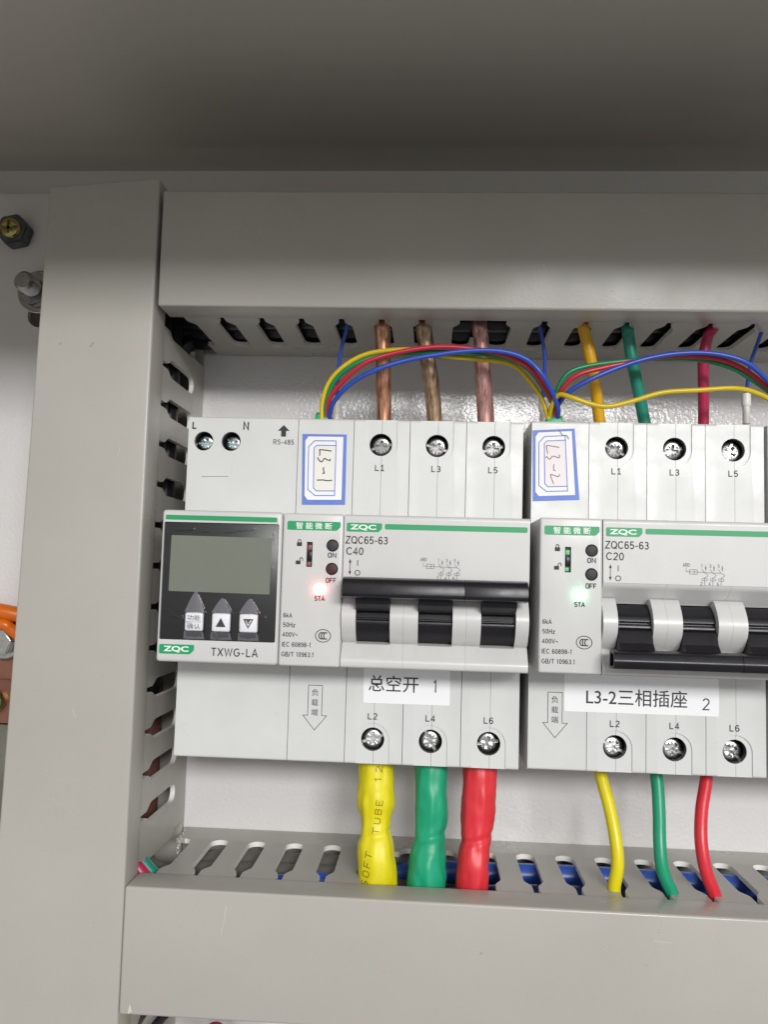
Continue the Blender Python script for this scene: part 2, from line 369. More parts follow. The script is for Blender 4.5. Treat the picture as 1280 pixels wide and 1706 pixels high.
# ================================================================== WIRING DUCTS
PITCH = 13.321; CF = 62.0; SLOT_D = 13.5; TIP = 51.5
def finger_outline():
    """outline (u, d) of one duct finger between two slot centres, root at SLOT_D"""
    w, g, h = 3.1, 1.0, PITCH/2
    pts = [(-h, SLOT_D)]
    for i in range(0, 7):
        a = math.radians(90*i/6); pts.append((-h+w*math.sin(a), SLOT_D+w*(1-math.cos(a))))
    pts += [(-h+w, 38.6), (-h+w-.25, 39.9), (-h+g+.55, 42.2), (-h+g, 43.6), (-h+g, TIP-.35), (-h+g+.35, TIP)]
    right = [(-u, d) for u, d in reversed(pts)]
    return pts[1:]+right[:-1]
FO = finger_outline()
FM = {}
def finger_mesh(kind, short=None, th=1.7):
    """kind: 'x' wall runs along x (normal z), 'z' wall runs along z (normal x)"""
    key = (kind, short, th)
    if key in FM: return FM[key]
    pts = FO if short is None else [(-PITCH/2+.01, SLOT_D)]+[p for p in FO if p[1] <= short][1:]
    if short is not None:
        l = [p for p in FO[:len(FO)//2] if p[1] <= short]; r = [p for p in FO[len(FO)//2:] if p[1] <= short]
        pts = l+[(l[-1][0]+.4, short+.8), (0, short+.2), (r[0][0]-.6, short+1.1)]+r
    bm = bmesh.new()
    def P(u, d, t): return V(u, t, d) if kind == 'x' else V(t, u, d)
    a = [bm.verts.new(P(u, d, 0)) for u, d in pts]; b = [bm.verts.new(P(u, d, th)) for u, d in pts]; n = len(pts)
    bm.faces.new(a); bm.faces.new(b[::-1])
    for i in range(n): bm.faces.new((a[i], b[i], b[(i+1) % n], a[(i+1) % n]))
    bmesh.ops.recalc_face_normals(bm, faces=bm.faces)
    me = bpy.data.meshes.new('duct_finger'); bm.to_mesh(me); bm.free(); me.materials.append(M_duct); me.materials.append(M_edge)
    for p in me.polygons: p.material_index = 0 if len(p.vertices) > 4 else 1
    FM[key] = me; return me
def finger(parent, kind, u, t, th, short=None):
    o = bpy.data.objects.new('duct_finger', finger_mesh(kind, short, th)); COL.objects.link(o)
    o.parent = parent; o.location = V(u, t, 0) if kind == 'x' else V(t, u, 0); return o
def add_box8(bm, C, d0, d1):
    """prism on four (x, z) corners with bevel on the face"""
    t = bmesh.new(); add_poly(t, C, d0, d1)
    bmesh.ops.bevel(t, geom=[e for e in t.edges], offset=.75*S, segments=4, affect='EDGES', profile=.5)
    me = bpy.data.meshes.new('t'); t.to_mesh(me); t.free(); bm.from_mesh(me); bpy.data.meshes.remove(me)
def cover(parent, C, hollow, along, name='duct_cover'):
    """snap-on lid: face plus flanges down the two long sides. hollow = cutter rectangle"""
    bm = bmesh.new(); add_box8(bm, C, 49.9, CF)
    o = finish(bm, name, M_duct, parent)
    cut(o, [cutter(hollow, 40, CF-1.6)]); return o
# left vertical duct ------------------------------------------------
lx0, lx1 = -84.6, -45.9
ld = empty('wiring_duct', -65, -60, 0)
tag(ld, 'tall vertical grey wiring duct with slotted side, left of the breakers', 'wiring duct', 'grey wiring ducts round the breakers')
def P0(o, e): o.parent = e; o.matrix_parent_inverse = Matrix.Translation(-e.location); return o
def dpart(o, e):
    # keep world place under an empty that stands elsewhere
    o.location = o.location-e.location; return o
LZ0, LZ1 = -262, 82.5
dpart(box('duct_base', M_duct, ld, lx0+.5, lx1, LZ0, LZ1-1, .2, 2.0), ld)
dpart(box('side_strip', M_duct, ld, lx1-1.7, lx1, -131.6, 39.0, 2.0, SLOT_D), ld)
dpart(box('side_strip', M_duct, ld, lx1-1.7, lx1, LZ0, -172, 2.0, SLOT_D), ld)
dpart(box('side_strip', M_duct, ld, lx0+.5, lx0+2.2, LZ0, LZ1-1, 2.0, SLOT_D), ld)
for k in range(-4, 22):
    z = 28.3-PITCH*k-PITCH/2
    if z-PITCH/2 < LZ0 or z+PITCH/2 > LZ1: continue
    if z < 42 and not -172 < z < -130: dpart(finger(ld, 'z', z, lx1-1.7, 1.7), ld)
    dpart(finger(ld, 'z', z, lx0+.5, 1.7), ld)
dpart(cover(ld, [(-87.3, LZ0), (-45.35, LZ0), (-45.35, 84.6), (-81.2, 81.6)], [(-90+4.2, LZ0-5), (-45.86, LZ0-5), (-45.86, 90), (-79.9, 90)], 'z'), ld)
bm = bmesh.new(); FP = [(-128.4, 12.5), (-128.4, 45.5), (-129.6, 47.0), (-130.2, 51.4), (-132.6, 44), (-133.6, 38), (-134.0, 12.5)]
a_ = [bm.verts.new(V(lx1-1.69, z, d)) for z, d in FP]; b_ = [bm.verts.new(V(lx1+.01, z, d)) for z, d in FP]
bm.faces.new(a_); bm.faces.new(b_[::-1])
for i in range(len(FP)): bm.faces.new((a_[i], b_[i], b_[(i+1) % len(FP)], a_[(i+1) % len(FP)]))
dpart(finish(bm, 'cut_duct_finger', M_duct, ld, smooth=None), ld)
# horizontal ducts --------------------------------------------------
def hduct(label, z_in, z_out, s0, missing, zc_in, zc_out, x0=-43.9, x1=214, cx=-44.1):
    e = empty('wiring_duct', 80, (z_in+z_out)/2, 0)
    tag(e, label, 'wiring duct', 'grey wiring ducts round the breakers')
    sg = 1 if z_out > z_in else -1
    za, zb = sorted((z_in, z_out))
    dpart(box('duct_base', M_duct, e, x0-1.6, x1, za, zb, .2, 2.0), e)
    dpart(box('side_strip', M_duct, e, -40.6 if sg > 0 else -44.5, x1, *sorted((z_in, z_in+sg*1.7)), 2.0, SLOT_D), e)
    dpart(box('side_strip', M_duct, e, x0-1.6, x1, *sorted((z_out-sg*1.7, z_out)), 2.0, SLOT_D), e)
    for k in range(-1, 19):
        x = s0+PITCH*k+PITCH/2
        if x+PITCH/2 > x1: break
        dpart(finger(e, 'x', x, min(z_in, z_in+sg*1.7), 1.7, missing.get(k)), e)
        dpart(finger(e, 'x', x, min(z_out-sg*1.7, z_out), 1.7), e)
    C = [(cx, min(zc_in[0], zc_out[0])), (x1, min(zc_in[1], zc_out[1])), (x1, max(zc_in[1], zc_out[1])), (cx, max(zc_in[0], zc_out[0]))]
    lo, hi = za+.05, zb-.05
    dpart(cover(e, C, [(x0-5, lo-.0), (x1+5, lo), (x1+5, hi), (x0-5, hi)], 'x'), e)
    return e
td = hduct('horizontal grey wiring duct across the top, its lid half in shadow', 43.9, 79.2, -27.73, {6: 22}, (43.0, 42.6), (80.4, 79.9))
bd = hduct('horizontal grey wiring duct along the bottom with a clean sunlit-looking lid'.replace('clean sunlit-looking', 'long pale'), -134.6, -169.4, -28.2, {4: 16.5, 5: 16.5, 6: 16.5}, (-133.7, -134.4), (-170.3, -170.6), cx=-45.2)
# ragged plastic left where the bottom duct was sawn at the corner
bm = bmesh.new()
for i in range(46):
    t = random.random(); x = -39.2-5.6*t+random.uniform(-.5, .5); d = 30-26*t+random.uniform(-1.2, 1.2)
    s = random.uniform(.1, .5)
    vs = [bm.verts.new(V(x+random.uniform(-s, s), -134.4+random.uniform(-.2, .9), d+random.uniform(-s, s))) for _ in range(4)]
    for tri in ((0, 1, 2), (0, 1, 3), (1, 2, 3), (0, 2, 3)): bm.faces.new([vs[i] for i in tri])
burr = finish(bm, 'sawn_burr', mat('white_sawn_plastic', srgb(214, 214, 210), .6), bd, smooth=None); dpart(burr, bd)

# ================================================================== BREAKERS
BT, BB, NT, NB = 10.3, -98.0, -22.0, -66.2
BF, NF = 50.0, 72.0
G = .09
body_prof = roundpoly([(BT, 0), (BT, BF), (BB, BF), (BB, 0)], [0, .9, .9, 0])
# screws: one of each kind, then copies
def make_screw(name, m, R):
    bm = lathe_bm([(0, 0), (R*.4, -.03), (R*.65, -.13), (R*.83, -.32), (R*.94, -.62), (R, -1.1), (R, -6), (0, -6)], 0, 0, 40)
    o = finish(bm, name, m)
    def bar(w, l, dep, ang):
        c, s = math.cos(math.radians(ang)), math.sin(math.radians(ang))
        pts = [(-l, -w), (l, -w), (l*.96, 0), (l, w), (-l, w), (-l*.96, 0)]
        return cutter([(x*c-y*s, x*s+y*c) for x, y in pts], -dep, 1)
    cut(o, [bar(R*.17, R*.60, 2.2, 0), bar(R*.17, R*.60, 2.2, 90), bar(R*.08, R*.62, 1.0, 45), bar(R*.08, R*.62, 1.0, 135)])
    cut(o, [bar(R*.13, R*1.1, .95, 20)])
    return o
SCREW_T = make_screw('terminal_screw', M_screw, 3.45)
SCREW_S = make_screw('small_terminal_screw', M_zinc, 2.75)
bm = bmesh.new()
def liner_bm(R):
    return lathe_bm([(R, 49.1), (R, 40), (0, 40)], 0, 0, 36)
LINER_T = finish(liner_bm(3.56), 'terminal_well', M_dark); LINER_S = finish(liner_bm(3.06), 'terminal_well', M_dark)  # black liners put the shade inside the screw holes into colour
TPL = [SCREW_T, SCREW_S, LINER_T, LINER_S]

def pole_housing(root, k, cache={}):
    """one pole's base: two half shells with the seam through the screws"""
    if 'm' not in cache:
        bm = bmesh.new()
        add_ext(bm, body_prof, G, 9-.045); add_ext(bm, body_prof, 9+.045, 18-G)
        o = finish(bm, 'pole_housing', M_shell)
        sc = 8.7
        top = [(sc+x, z) for x, z in [(-5.2, 14), (-5.2, 1.2)]]+[(sc+5.2*math.cos(math.radians(a)), 1.6+5.2*math.sin(math.radians(a))) for a in range(190, 351, 16)]+[(sc+5.2, 1.2), (sc+5.2, 14)]
        bot = [(sc-5.2, -102), (sc-5.2, -91)]+[(sc+5.2*math.cos(math.radians(a)), -90.6+5.2*math.sin(math.radians(a))) for a in range(170, 9, -16)]+[(sc+5.2, -91), (sc+5.2, -102)]
        cut(o, [cutter(top, BF-.42, BF+2), cutter(bot, BF-.42, BF+2)])
        cut(o, [cutter(circle(sc, 2.2, 3.62, 40), 41, BF+2), cutter(circle(sc, -90.4, 3.62, 40), 41, BF+2)])
        cache['m'] = o.data; bpy.data.objects.remove(o)
    o = bpy.data.objects.new('pole_housing', cache['m']); COL.objects.link(o); o.parent = root; o.location = V(18*k, 0, 0)
    for z in (2.2, -90.4):
        put_dup(LINER_T, root, 18*k+8.7, z, 0)
        put_dup(SCREW_T, root, 18*k+8.7+random.uniform(-.1, .1), z-.25, 47.0+random.uniform(-.4, .3), random.uniform(0, 3), (random.uniform(.06, .16) if z > 0 else random.uniform(-.12, .04)))
    return o
def nose_profile(kind):
    top = [(NT, 20), (NT, NF), (-40.9, NF), (-45.4, 66.0)]
    if kind == 'rib':
        mid = [(-44.6, 67.6)]+[(-44.9-13.7*i/10, 68.0+5.0*math.sin(math.pi*(.06+.88*i/10))) for i in range(11)]+[(-59.2, 67.4)]
    else:
        mid = [(-46.2, 65.4), (-46.3, 55), (-58.9, 55), (-59.0, 66.0)]
    bot = [(-59.6, 68.3), (-63.9, NF-.1), (NB, NF-.3), (NB, 20)]
    pts = top+mid+bot; n = len(pts)
    rads = [0]*n; rads[1] = 1.1; rads[2] = 1.6; rads[n-3] = .7; rads[n-2] = 1.0
    return roundpoly(pts, rads)
def front_housing(root, cache={}):
    if 'm' not in cache:
        bm = bmesh.new(); rib = nose_profile('rib'); win = nose_profile('win')
        for k in (1, 2, 3):
            x = 18*k; a = G if k == 1 else .02
            add_ext(bm, rib, x+a, x+4.2); add_ext(bm, win, x+4.2, x+14.1); add_ext(bm, rib, x+14.1, x+18-(.02 if k < 3 else .2))
        o = finish(bm, 'front_housing', M_nose); cache['m'] = o.data; bpy.data.objects.remove(o)
    o = bpy.data.objects.new('front_housing', cache['m']); COL.objects.link(o); o.parent = root; return o
def drum(root, k, up):
    if up:
        p = [(-46.2, 57), (-44.5, 73), (-45.5, 77), (-47.6, 76.2), (-49.6, 73.0), (-49.9, 70.0), (-51.7, 70.9), (-51.9, 70.1), (-52.3, 70.2), (-52.5, 71.0), (-53.3, 71.1), (-53.6, 70.5), (-55.5, 70.0), (-57.4, 68.6), (-58.7, 66.6), (-58.8, 57)]
    else:
        p = [(-46.4, 57), (-46.5, 66.6), (-48, 68.8), (-49.6, 70.1), (-51.0, 70.7), (-51.3, 69.9), (-51.8, 69.9), (-52.0, 70.9), (-52.9, 71.1), (-53.1, 70.6), (-53.6, 71.9), (-57.0, 73.2), (-60.3, 77), (-62, 76), (-60.0, 70), (-58.8, 57)]
    bm = bmesh.new(); add_ext(bm, roundpoly(p, .12, 2), 18*k+4.35, 18*k+13.95)
    return finish(bm, 'toggle', M_black, root)
def handle(root, up):
    bm = bmesh.new()
    if up: prof = roundpoly([(-39.9, 74.6), (-40.6, 80.2), (-45.6, 81.0), (-46.3, 74.4)], [1.3, 1.7, 1.2, .6]); x0, x1 = 18.9, 70.6
    else: prof = roundpoly([(-58.6, 75.2), (-59.0, 80.0), (-61.4, 81.0), (-63.6, 80.4), (-63.8, 74.9)], [.5, .7, .5, 1.0, .5]); x0, x1 = 19.4, 71.4
    sp = 53.1 if up else 54.0
    add_ext(bm, prof, x0, sp-.06); add_ext(bm, prof, sp+.06, x1)
    bmesh.ops.bevel(bm, geom=[e for e in bm.edges if abs(e.verts[0].co.x-e.verts[1].co.x) < 1e-7], offset=.12*S, segments=1, affect='EDGES')
    o = finish(bm, 'handle_bar', M_black, root)
    ca = sum(p[0] for p in prof)/len(prof); cb = sum(p[1] for p in prof)/len(prof)
    cc = bmesh.new(); add_ext(cc, [(ca+(z-ca)*.72, cb+(d-cb)*.72) for z, d in prof], x0-1, x0+5)
    return cut(o, [finish(cc, 'cutter', M_dark)])
def badge(root, m, x0, x1, z0, z1, d, chamfer, r=.45):
    pts = roundpoly([(x0, z1), (x1, z1), (x1, z0+chamfer), (x1-chamfer, z0), (x0, z0)], [r, r, r*.7, r*.7, r])
    return flat('green_badge', m, root, pts, d, .04)
def strokes(name, m, root, lines, wd, d):
    bm = bmesh.new()
    for l in lines:
        closed = l[0] == 'c'; add_stroke(bm, l[1:] if closed else l, wd, d, closed)
    return finish(bm, name, m, root, smooth=None)
def arcpts(cx, cz, rx, rz, a0, a1, n=12): return [(cx+rx*math.cos(math.radians(a0+(a1-a0)*i/n)), cz+rz*math.sin(math.radians(a0+(a1-a0)*i/n))) for i in range(n+1)]
PD = NF+.07
def face_print(root, amp, led):
    flat('face_label', M_nose, root, rrect(18.25, 71.6, -40.2, -23.2, .3, 2), NF+.03, .02)
    # ARD module
    badge(root, M_green, 1.35, 17.0, -26.9, -24.3, PD, 1.1)
    text('智 能 微 断', M_badge, root, 9.2, -25.6, PD+.03, 2.0, 10.6, bold=.012)
    # lock icons
    bm = bmesh.new(); add_poly(bm, rrect(4.35, 5.85, -31.6, -30.5, .15, 2), PD-.05, PD); add_stroke(bm, [(4.72, -30.6), (4.72, -30.1)]+arcpts(5.1, -30.1, .38, .42, 180, 0, 8)+[(5.48, -30.6)], .24, PD)
    finish(bm, 'padlock_symbol', M_ink, root, smooth=None)
    bm = bmesh.new(); add_poly(bm, rrect(4.2, 5.6, -36.9, -35.8, .15, 2), PD-.05, PD); add_stroke(bm, [(5.35, -35.9), (5.35, -35.4)]+arcpts(5.78, -35.4, .42, .45, 180, 0, 8)+[(6.2, -35.9)], .24, PD)
    finish(bm, 'open_padlock_symbol', M_ink, root, smooth=None)
    mono('ON', M_ink, root, 14.8, -34.0, PD, 1.35, 2.4, weight=.21)
    mono('OFF', M_red_ink if led == 'r' else M_ink, root, 14.7, -41.3, PD, 1.35, 3.0, weight=.21)
    mono('STA', M_red_ink if led == 'r' else M_ink, root, 11.5, -46.6, PD, 1.35, 2.9, weight=.21)
    for s, z, wd, x in (('6kA', -51.7, 2.5, 1.15), ('50Hz', -54.45, 3.5, 1.15), ('400V~', -57.2, 4.5, 1.1), ('IEC 60898-1', -60.05, 8.5, 1.0), ('GB/T 10963.1', -62.85, 9.4, 1.0)):
        mono(s, M_ink, root, x, z, PD, 1.3, wd, align='L', weight=.15, gap=.16)
    bm = bmesh.new(); cx, cz = 12.9, -57.3
    add_stroke(bm, arcpts(cx, cz, 2.2, 1.8, 0, 345, 23), .22, PD, True)
    for i in range(3): add_stroke(bm, arcpts(cx-.55+i*.68, cz, .62, .92, 55, 305, 12), .3, PD)
    finish(bm, 'certification_mark', M_ink, root, smooth=None)
    # poles
    badge(root, M_green, 18.8, 29.1, -27.0, -24.4, PD, 1.0)
    text('ZQC', M_badge, root, 23.6, -25.75, PD+.03, 1.75, 7.6, bold=.03)
    flat('green_stripe', M_green, root, roundpoly([(29.9, -24.55), (71.1, -24.55), (71.1, -26.15), (29.9, -26.15)], .5), PD, .04)
    mono('ZQC65-63', M_ink, root, 18.6, -29.4, PD, 2.15, 12.3, weight=.15, align='L')
    mono(amp, M_ink, root, 18.9, -32.65, PD, 2.15, 5.0, weight=.15, align='L')
    bm = bmesh.new()
    add_stroke(bm, [(20.1, -35.2), (20.1, -39.3)], .2, PD)
    for z, s in ((-34.9, 1), (-39.6, -1)):
        add_poly(bm, [(20.1, z), (19.7, z-s*1.1), (20.5, z-s*1.1)], PD-.05, PD)
    add_stroke(bm, [(22.3, -35.2), (22.3, -36.9)], .24, PD); add_stroke(bm, arcpts(22.3, -38.9, .72, .72, 0, 330, 12), .24, PD, True)
    finish(bm, 'switch_position_symbol', M_ink, root, smooth=None)
    # circuit diagram
    x0, z0, q = 40.4, -34.15, 1/12.8/5.62     # origin at the photo crop's (210,165), 12.8 px per photo px
    def T(px, py): return (x0+(px-210)*q, z0-(py-165)*q)
    L = [[T(278, 255), T(278, 330), T(345, 330)], ['c', T(345, 288), T(500, 288), T(500, 380), T(345, 380)], [T(438, 288), T(438, 380)], [T(345, 334), T(500, 334)], [T(500, 336), T(975, 346)]]
    for i in range(3):
        o = 166*i
        L.append([T(592+o, 270), T(642+o, 348), T(680+o, 362), T(708+o, 385), T(705+o, 412), T(682+o, 432), T(650+o, 440), T(644+o, 470), T(644+o, 605)])
        L.append(['c']+[T(x+o, y) for x, y in ((605, 462), (685, 462), (702, 485), (685, 508), (605, 508), (590, 485))])
        L += [[T(668+o, 190), T(668+o, 300)], [T(650+o, 235), T(686+o, 235)], [T(652+o, 262), T(684+o, 262)], [T(655+o, 296), T(681+o, 296)], [T(655+o, 235), T(681+o, 262)]]
    strokes('circuit_diagram', M_ink2, root, L, .13, PD)
    mono('ARD', M_ink2, root, *T(280, 195), PD, 1.0, 1.9, weight=.14)
    for i, (a, b) in enumerate((('1', '2'), ('3', '4'), ('5', '6'))):
        mono(a, M_ink2, root, *T(593+168*i, 205), PD, 1.0, .4 if a == '1' else .55, weight=.14); mono(b, M_ink2, root, *T(582+165*i, 568), PD, 1.0, .55, weight=.14)
    # base lettering
    for i, x in enumerate((26.5, 44.5, 62.5)):
        mono('L'+'i35'[i], M_ink, root, x, -5.3, BF+.06, 1.9, 3.0, weight=.165, gap=.2)
        mono('L'+'246'[i], M_ink, root, x, -83.3, BF+.06, 1.9, 3.0, weight=.165, gap=.2)
    arrow = [(6.1, -74.4), (10.5, -74.4), (10.5, -83.7), (12.1, -83.7), (8.35, -88.2), (4.6, -83.7), (6.1, -83.7)]
    strokes('load_side_arrow', M_ink, root, [['c']+arrow], .18, BF+.06)
    for s, z in (('负', -76.6), ('载', -79.7), ('端', -82.7)): text(s, M_ink, root, 8.25, z, BF+.06, 2.1, 2.1)
def module_front(root, cache={}):
    if 'm' not in cache:
        bm = bmesh.new(); add_box(bm, G, 18-G, NB, NT, 20, NF, bev=.7, seg=4)
        o = finish(bm, 'module_cover', M_nose)
        cut(o, [cutter(rrect(7.25, 9.0, -37.6, -30.3, .1, 1), 70.4, 80), cutter(circle(14.8, -31.2, 1.82, 28), 69, 80), cutter(circle(14.8, -38.0, 1.82, 28), 69, 80)])
        cache['m'] = o.data; bpy.data.objects.remove(o)
    o = bpy.data.objects.new('module_cover', cache['m']); COL.objects.link(o); o.parent = root; return o
BTN = {}
def breaker(x, z, label, up, amp, led):
    root = empty('circuit_breaker', x, z, 0)
    tag(root, label, 'circuit breaker', 'white three-pole circuit breakers with a control module')
    bm = bmesh.new(); add_ext(bm, body_prof, G, 18-G); finish(bm, 'module_base', M_shell, root)
    for k in (1, 2, 3): pole_housing(root, k)
    module_front(root); front_housing(root)
    for k in (1, 2, 3): drum(root, k, up)
    handle(root, up)
    M_btn = mat('matte_black_button', srgb(48, 46, 50), .6)
    for zb, mm in ((-31.2, M_btn), (-38.0, mat('dark_red_button', srgb(66, 26, 34), .6) if led == 'r' else M_btn)):
        finish(lathe_bm([(0, NF+.12), (1.3, NF+.1), (1.52, NF), (1.62, NF-.4), (1.62, NF-4)], 14.8, zb, 28), 'push_button', mm, root)
    sw = box('slide_switch', M_dark, root, 7.3, 8.95, -37.5, -30.4, 70.42, 70.9)
    tint = mat('switch_tint_red', srgb(142, 78, 80), .4) if led == 'r' else mat('switch_tint_green', srgb(98, 190, 124), .4)
    box('switch_contact', tint, sw, 7.5, 8.7, -32.6, -31.2, 70.92, 71.5, bev=.1)
    box('switch_contact', tint, sw, 7.4, 8.5, -37.3, -36.2, 70.92, 71.4, bev=.1)
    box('switch_slider', M_black, sw, 7.45, 8.75, -35.6, -33.2, 70.92, 71.6, bev=.1)
    finish(lathe_bm([(0, NF+.95), (.45, NF+.9), (.85, NF+.65), (1.02, NF+.2), (1.02, NF-.2)], 0, 0, 24), 'status_light', M_led_r if led == 'r' else M_led_g, root)
    sl = [c for c in root.children if c.name.startswith('status_light')][0]
    sl.location = V(11.55, -43.95, 0); sl.scale = (1.75, 1, 1.35)
    face_print(root, amp, led)
    return root
def tag_sticker(root, C, d, lines, m_pen, m_paper, wd):
    """small blue framed paper tag; C = four (x, z) corners TL, TR, BR, BL"""
    def B(s, t):
        a = Vector(C[0]).lerp(Vector(C[1]), s); b = Vector(C[3]).lerp(Vector(C[2]), s); q = a.lerp(b, t); return (q.x, q.y)
    t_ = flat('paper_tag', M_blue_print, root, C, d, .12)
    fr = [B(s, t) for s, t in ((.14, .035), (.925, .035), (.915, .93), (.13, .93), (.06, .87), (.07, .09))]
    flat('tag_panel', M_paper, t_, fr, d+.04, .03)
    inn = [B(s, t) for s, t in ((.33, .155), (.74, .155), (.735, .80), (.33, .80), (.27, .765), (.27, .19))]
    flat('tag_writing_field', m_paper, t_, inn, d+.08, .03)
    strokes('tag_border_line', M_blue_print, t_, [['c']+[B(s, t) for s, t in ((.28, .095), (.765, .095), (.755, .87), (.30, .87), (.135, .785), (.145, .18))],
                                                  [B(s, t) for s, t in ((.765, .16), (.33, .16), (.27, .195), (.265, .76), (.33, .805), (.755, .805))]], .28, d+.12)
    if lines: strokes('handwriting', m_pen, t_, [[B(s, t) for s, t in l] for l in lines], wd, d+.15)
    return t_
BF2 = BF+.13
B1 = breaker(0, 0, 'white three-pole breaker with its black handle up and a red status light', True, 'C40', 'r')
def hw(pts, x0, y0, w, h): return [((px-x0)/w, (py-y0)/h) for px, py in pts]
w1 = [hw(l, 150, 260, 845, 1345) for l in ([(715, 583), (560, 562), (482, 560), (490, 620), (484, 675)], [(690, 730), (685, 765), (640, 755), (585, 722), (560, 745), (540, 780), (515, 790), (480, 765), (445, 708)], [(572, 890), (560, 930), (582, 1008)], [(582, 1008), (545, 1010)], [(440, 1138), (560, 1135), (640, 1150), (735, 1140)])]
tg1 = tag_sticker(B1, [at(504, 723, BF), at(578, 724, BF), at(575, 841, BF), at(503, 841, BF)], BF2, w1, M_pen, M_cream, .34)
tg1['label'] = 'blue framed paper tag with handwritten L3-1'
def name_sticker(root, x0, x1, z0, z1, d, items, ox):
    s = flat('name_sticker', M_sticker, root, rrect(x0-ox, x1-ox, z0, z1, .5, 3), d, .1)
    for t, cx, cz, h, wd in items: (mono if wd and t in '12' else text)(t, mat('sticker_black_ink', srgb(34, 34, 36), .45), s, cx-ox, cz, d+.04, h, wd, name='sticker_text', **({'weight': .11} if wd and t in '12' else {'bold': .006}))
    return s
s1 = name_sticker(B1, 23.4, 50.4, -79.2, -67.0, BF2, [('总空开', 32.8, -73.1, 5.1, 15.6), ('1', 45.9, -73.4, 3.8, 1.2)], 0)
s1['label'] = 'white sticker reading 总空开 1'
X2, Z2 = 74.55, .45
B2 = breaker(X2, Z2, 'white three-pole breaker with its black handle down and a green status light', False, 'C20', 'g')
def loc2(p): return (p[0]-X2, p[1]-Z2)
w2 = [hw(l, 95, 185, 860, 1335) for l in ([(625, 528), (500, 505), (400, 485), (368, 490), (372, 540), (392, 635)], [(610, 665), (625, 690), (610, 725), (570, 715), (520, 690), (480, 690), (440, 740), (420, 745), (385, 715), (372, 690)], [(372, 690), (345, 712)], [(512, 840), (492, 900), (500, 950), (535, 970)], [(605, 1030), (600, 1065), (575, 1078), (520, 1055), (440, 1030), (445, 1090), (490, 1212)])]
tg2 = tag_sticker(B2, [loc2(at(u, v, BF)) for u, v in ((888, 717), (958, 714), (966, 833), (888, 835))], BF2, w2, M_pen2, M_pinkish, .24)
tg2['label'] = 'blue framed paper tag with handwritten L3-2, one corner creased'
s2 = name_sticker(B2, 85.6, 132.4, -80.0, -68.6, BF2, [('L3-2三相插座', 107.6, -75.2, 5.2, 30.6), ('2', 128.6, -76.4, 3.6, 2.3)], X2)
for c in s2.children: c.location.z -= Z2*S*0
s2['label'] = 'white sticker reading L3-2三相插座 2'
strokes('tag_crease', mat('crease_grey', srgb(120, 118, 130), .6), tg2, [[loc2(at(u, v, BF)) for u, v in ((932, 717), (937, 725), (945, 726), (948, 732))]], .25, BF2+.17)
# the breaker whose edge just shows at the right: a copy of the second one and of its parts
def copy_tree(o, parent=None, skip=()):
    c = o.copy(); COL.objects.link(c); c.parent = parent
    for ch in list(o.children):
        if any(ch.name.startswith(s) for s in skip): continue
        copy_tree(ch, c, skip)
    return c
B3 = copy_tree(B2, None, ('name_sticker', 'handwriting', 'tag_crease'))
B3.location = V(X2+73.05, .3, 0); B3['label'] = 'white breaker of which only the left edge shows at the right border'

# ================================================================== METER
MT = empty('power_meter', -36, 0, 0)
tag(MT, 'white two-module meter with a blank grey display and three white keys', 'power meter')
def L_(p): return (p[0]+36, p[1])
bm = bmesh.new(); add_ext(bm, body_prof, .1, 35.9)
mb = finish(bm, 'meter_base', M_shell, MT)
cut(mb, [cutter(circle(5.2, 2.3, 3.12, 36), 41, 60), cutter(circle(14.15, 2.35, 3.12, 36), 41, 60), cutter([(4.9, -9.35), (13.7, -9.15), (13.7, -9.02), (4.9, -9.2)], 49.2, 60)])
for x, r in ((5.2, .3), (14.15, 1.0)):
    put_dup(LINER_S, MT, x, 2.32, 0); put_dup(SCREW_S, MT, x, 2.2, 47.0, r, .06)
bm = bmesh.new(); add_box(bm, .05, 35.85, NB, NT+.2, 20, NF, bev=1.0, seg=4)
mn = finish(bm, 'meter_cover', M_nose, MT)
cut(mn, [cutter(rrect(.75, 34.95, -59.75, -25.4, .5, 4), 70.9, 80)])
finish((lambda b: (add_box(b, .85, 34.85, -59.65, -25.5, 70.92, 71.5, bev=.15), b)[1])(bmesh.new()), 'black_panel', M_bezel, MT)
flat('display', M_lcd, MT, roundpoly([(2.95, -29.3), (32.95, -29.5), (32.8, -45.9), (2.8, -45.7)], .4), 71.58, .06)
flat('green_stripe', M_green, MT, roundpoly([(1.1, -23.35), (34.3, -23.45), (34.3, -24.85), (1.1, -24.75)], .4), PD, .04)
badge(MT, M_green, 1.0, 11.3, -63.85, -61.1, PD, 1.2)
text('ZQC', M_badge, MT, 6.0, -62.5, PD+.03, 1.85, 7.4, bold=.03)
mono('TXWG-LA', M_ink, MT, 23.2, -62.9, PD, 2.3, 13.6, weight=.14, gap=.2)
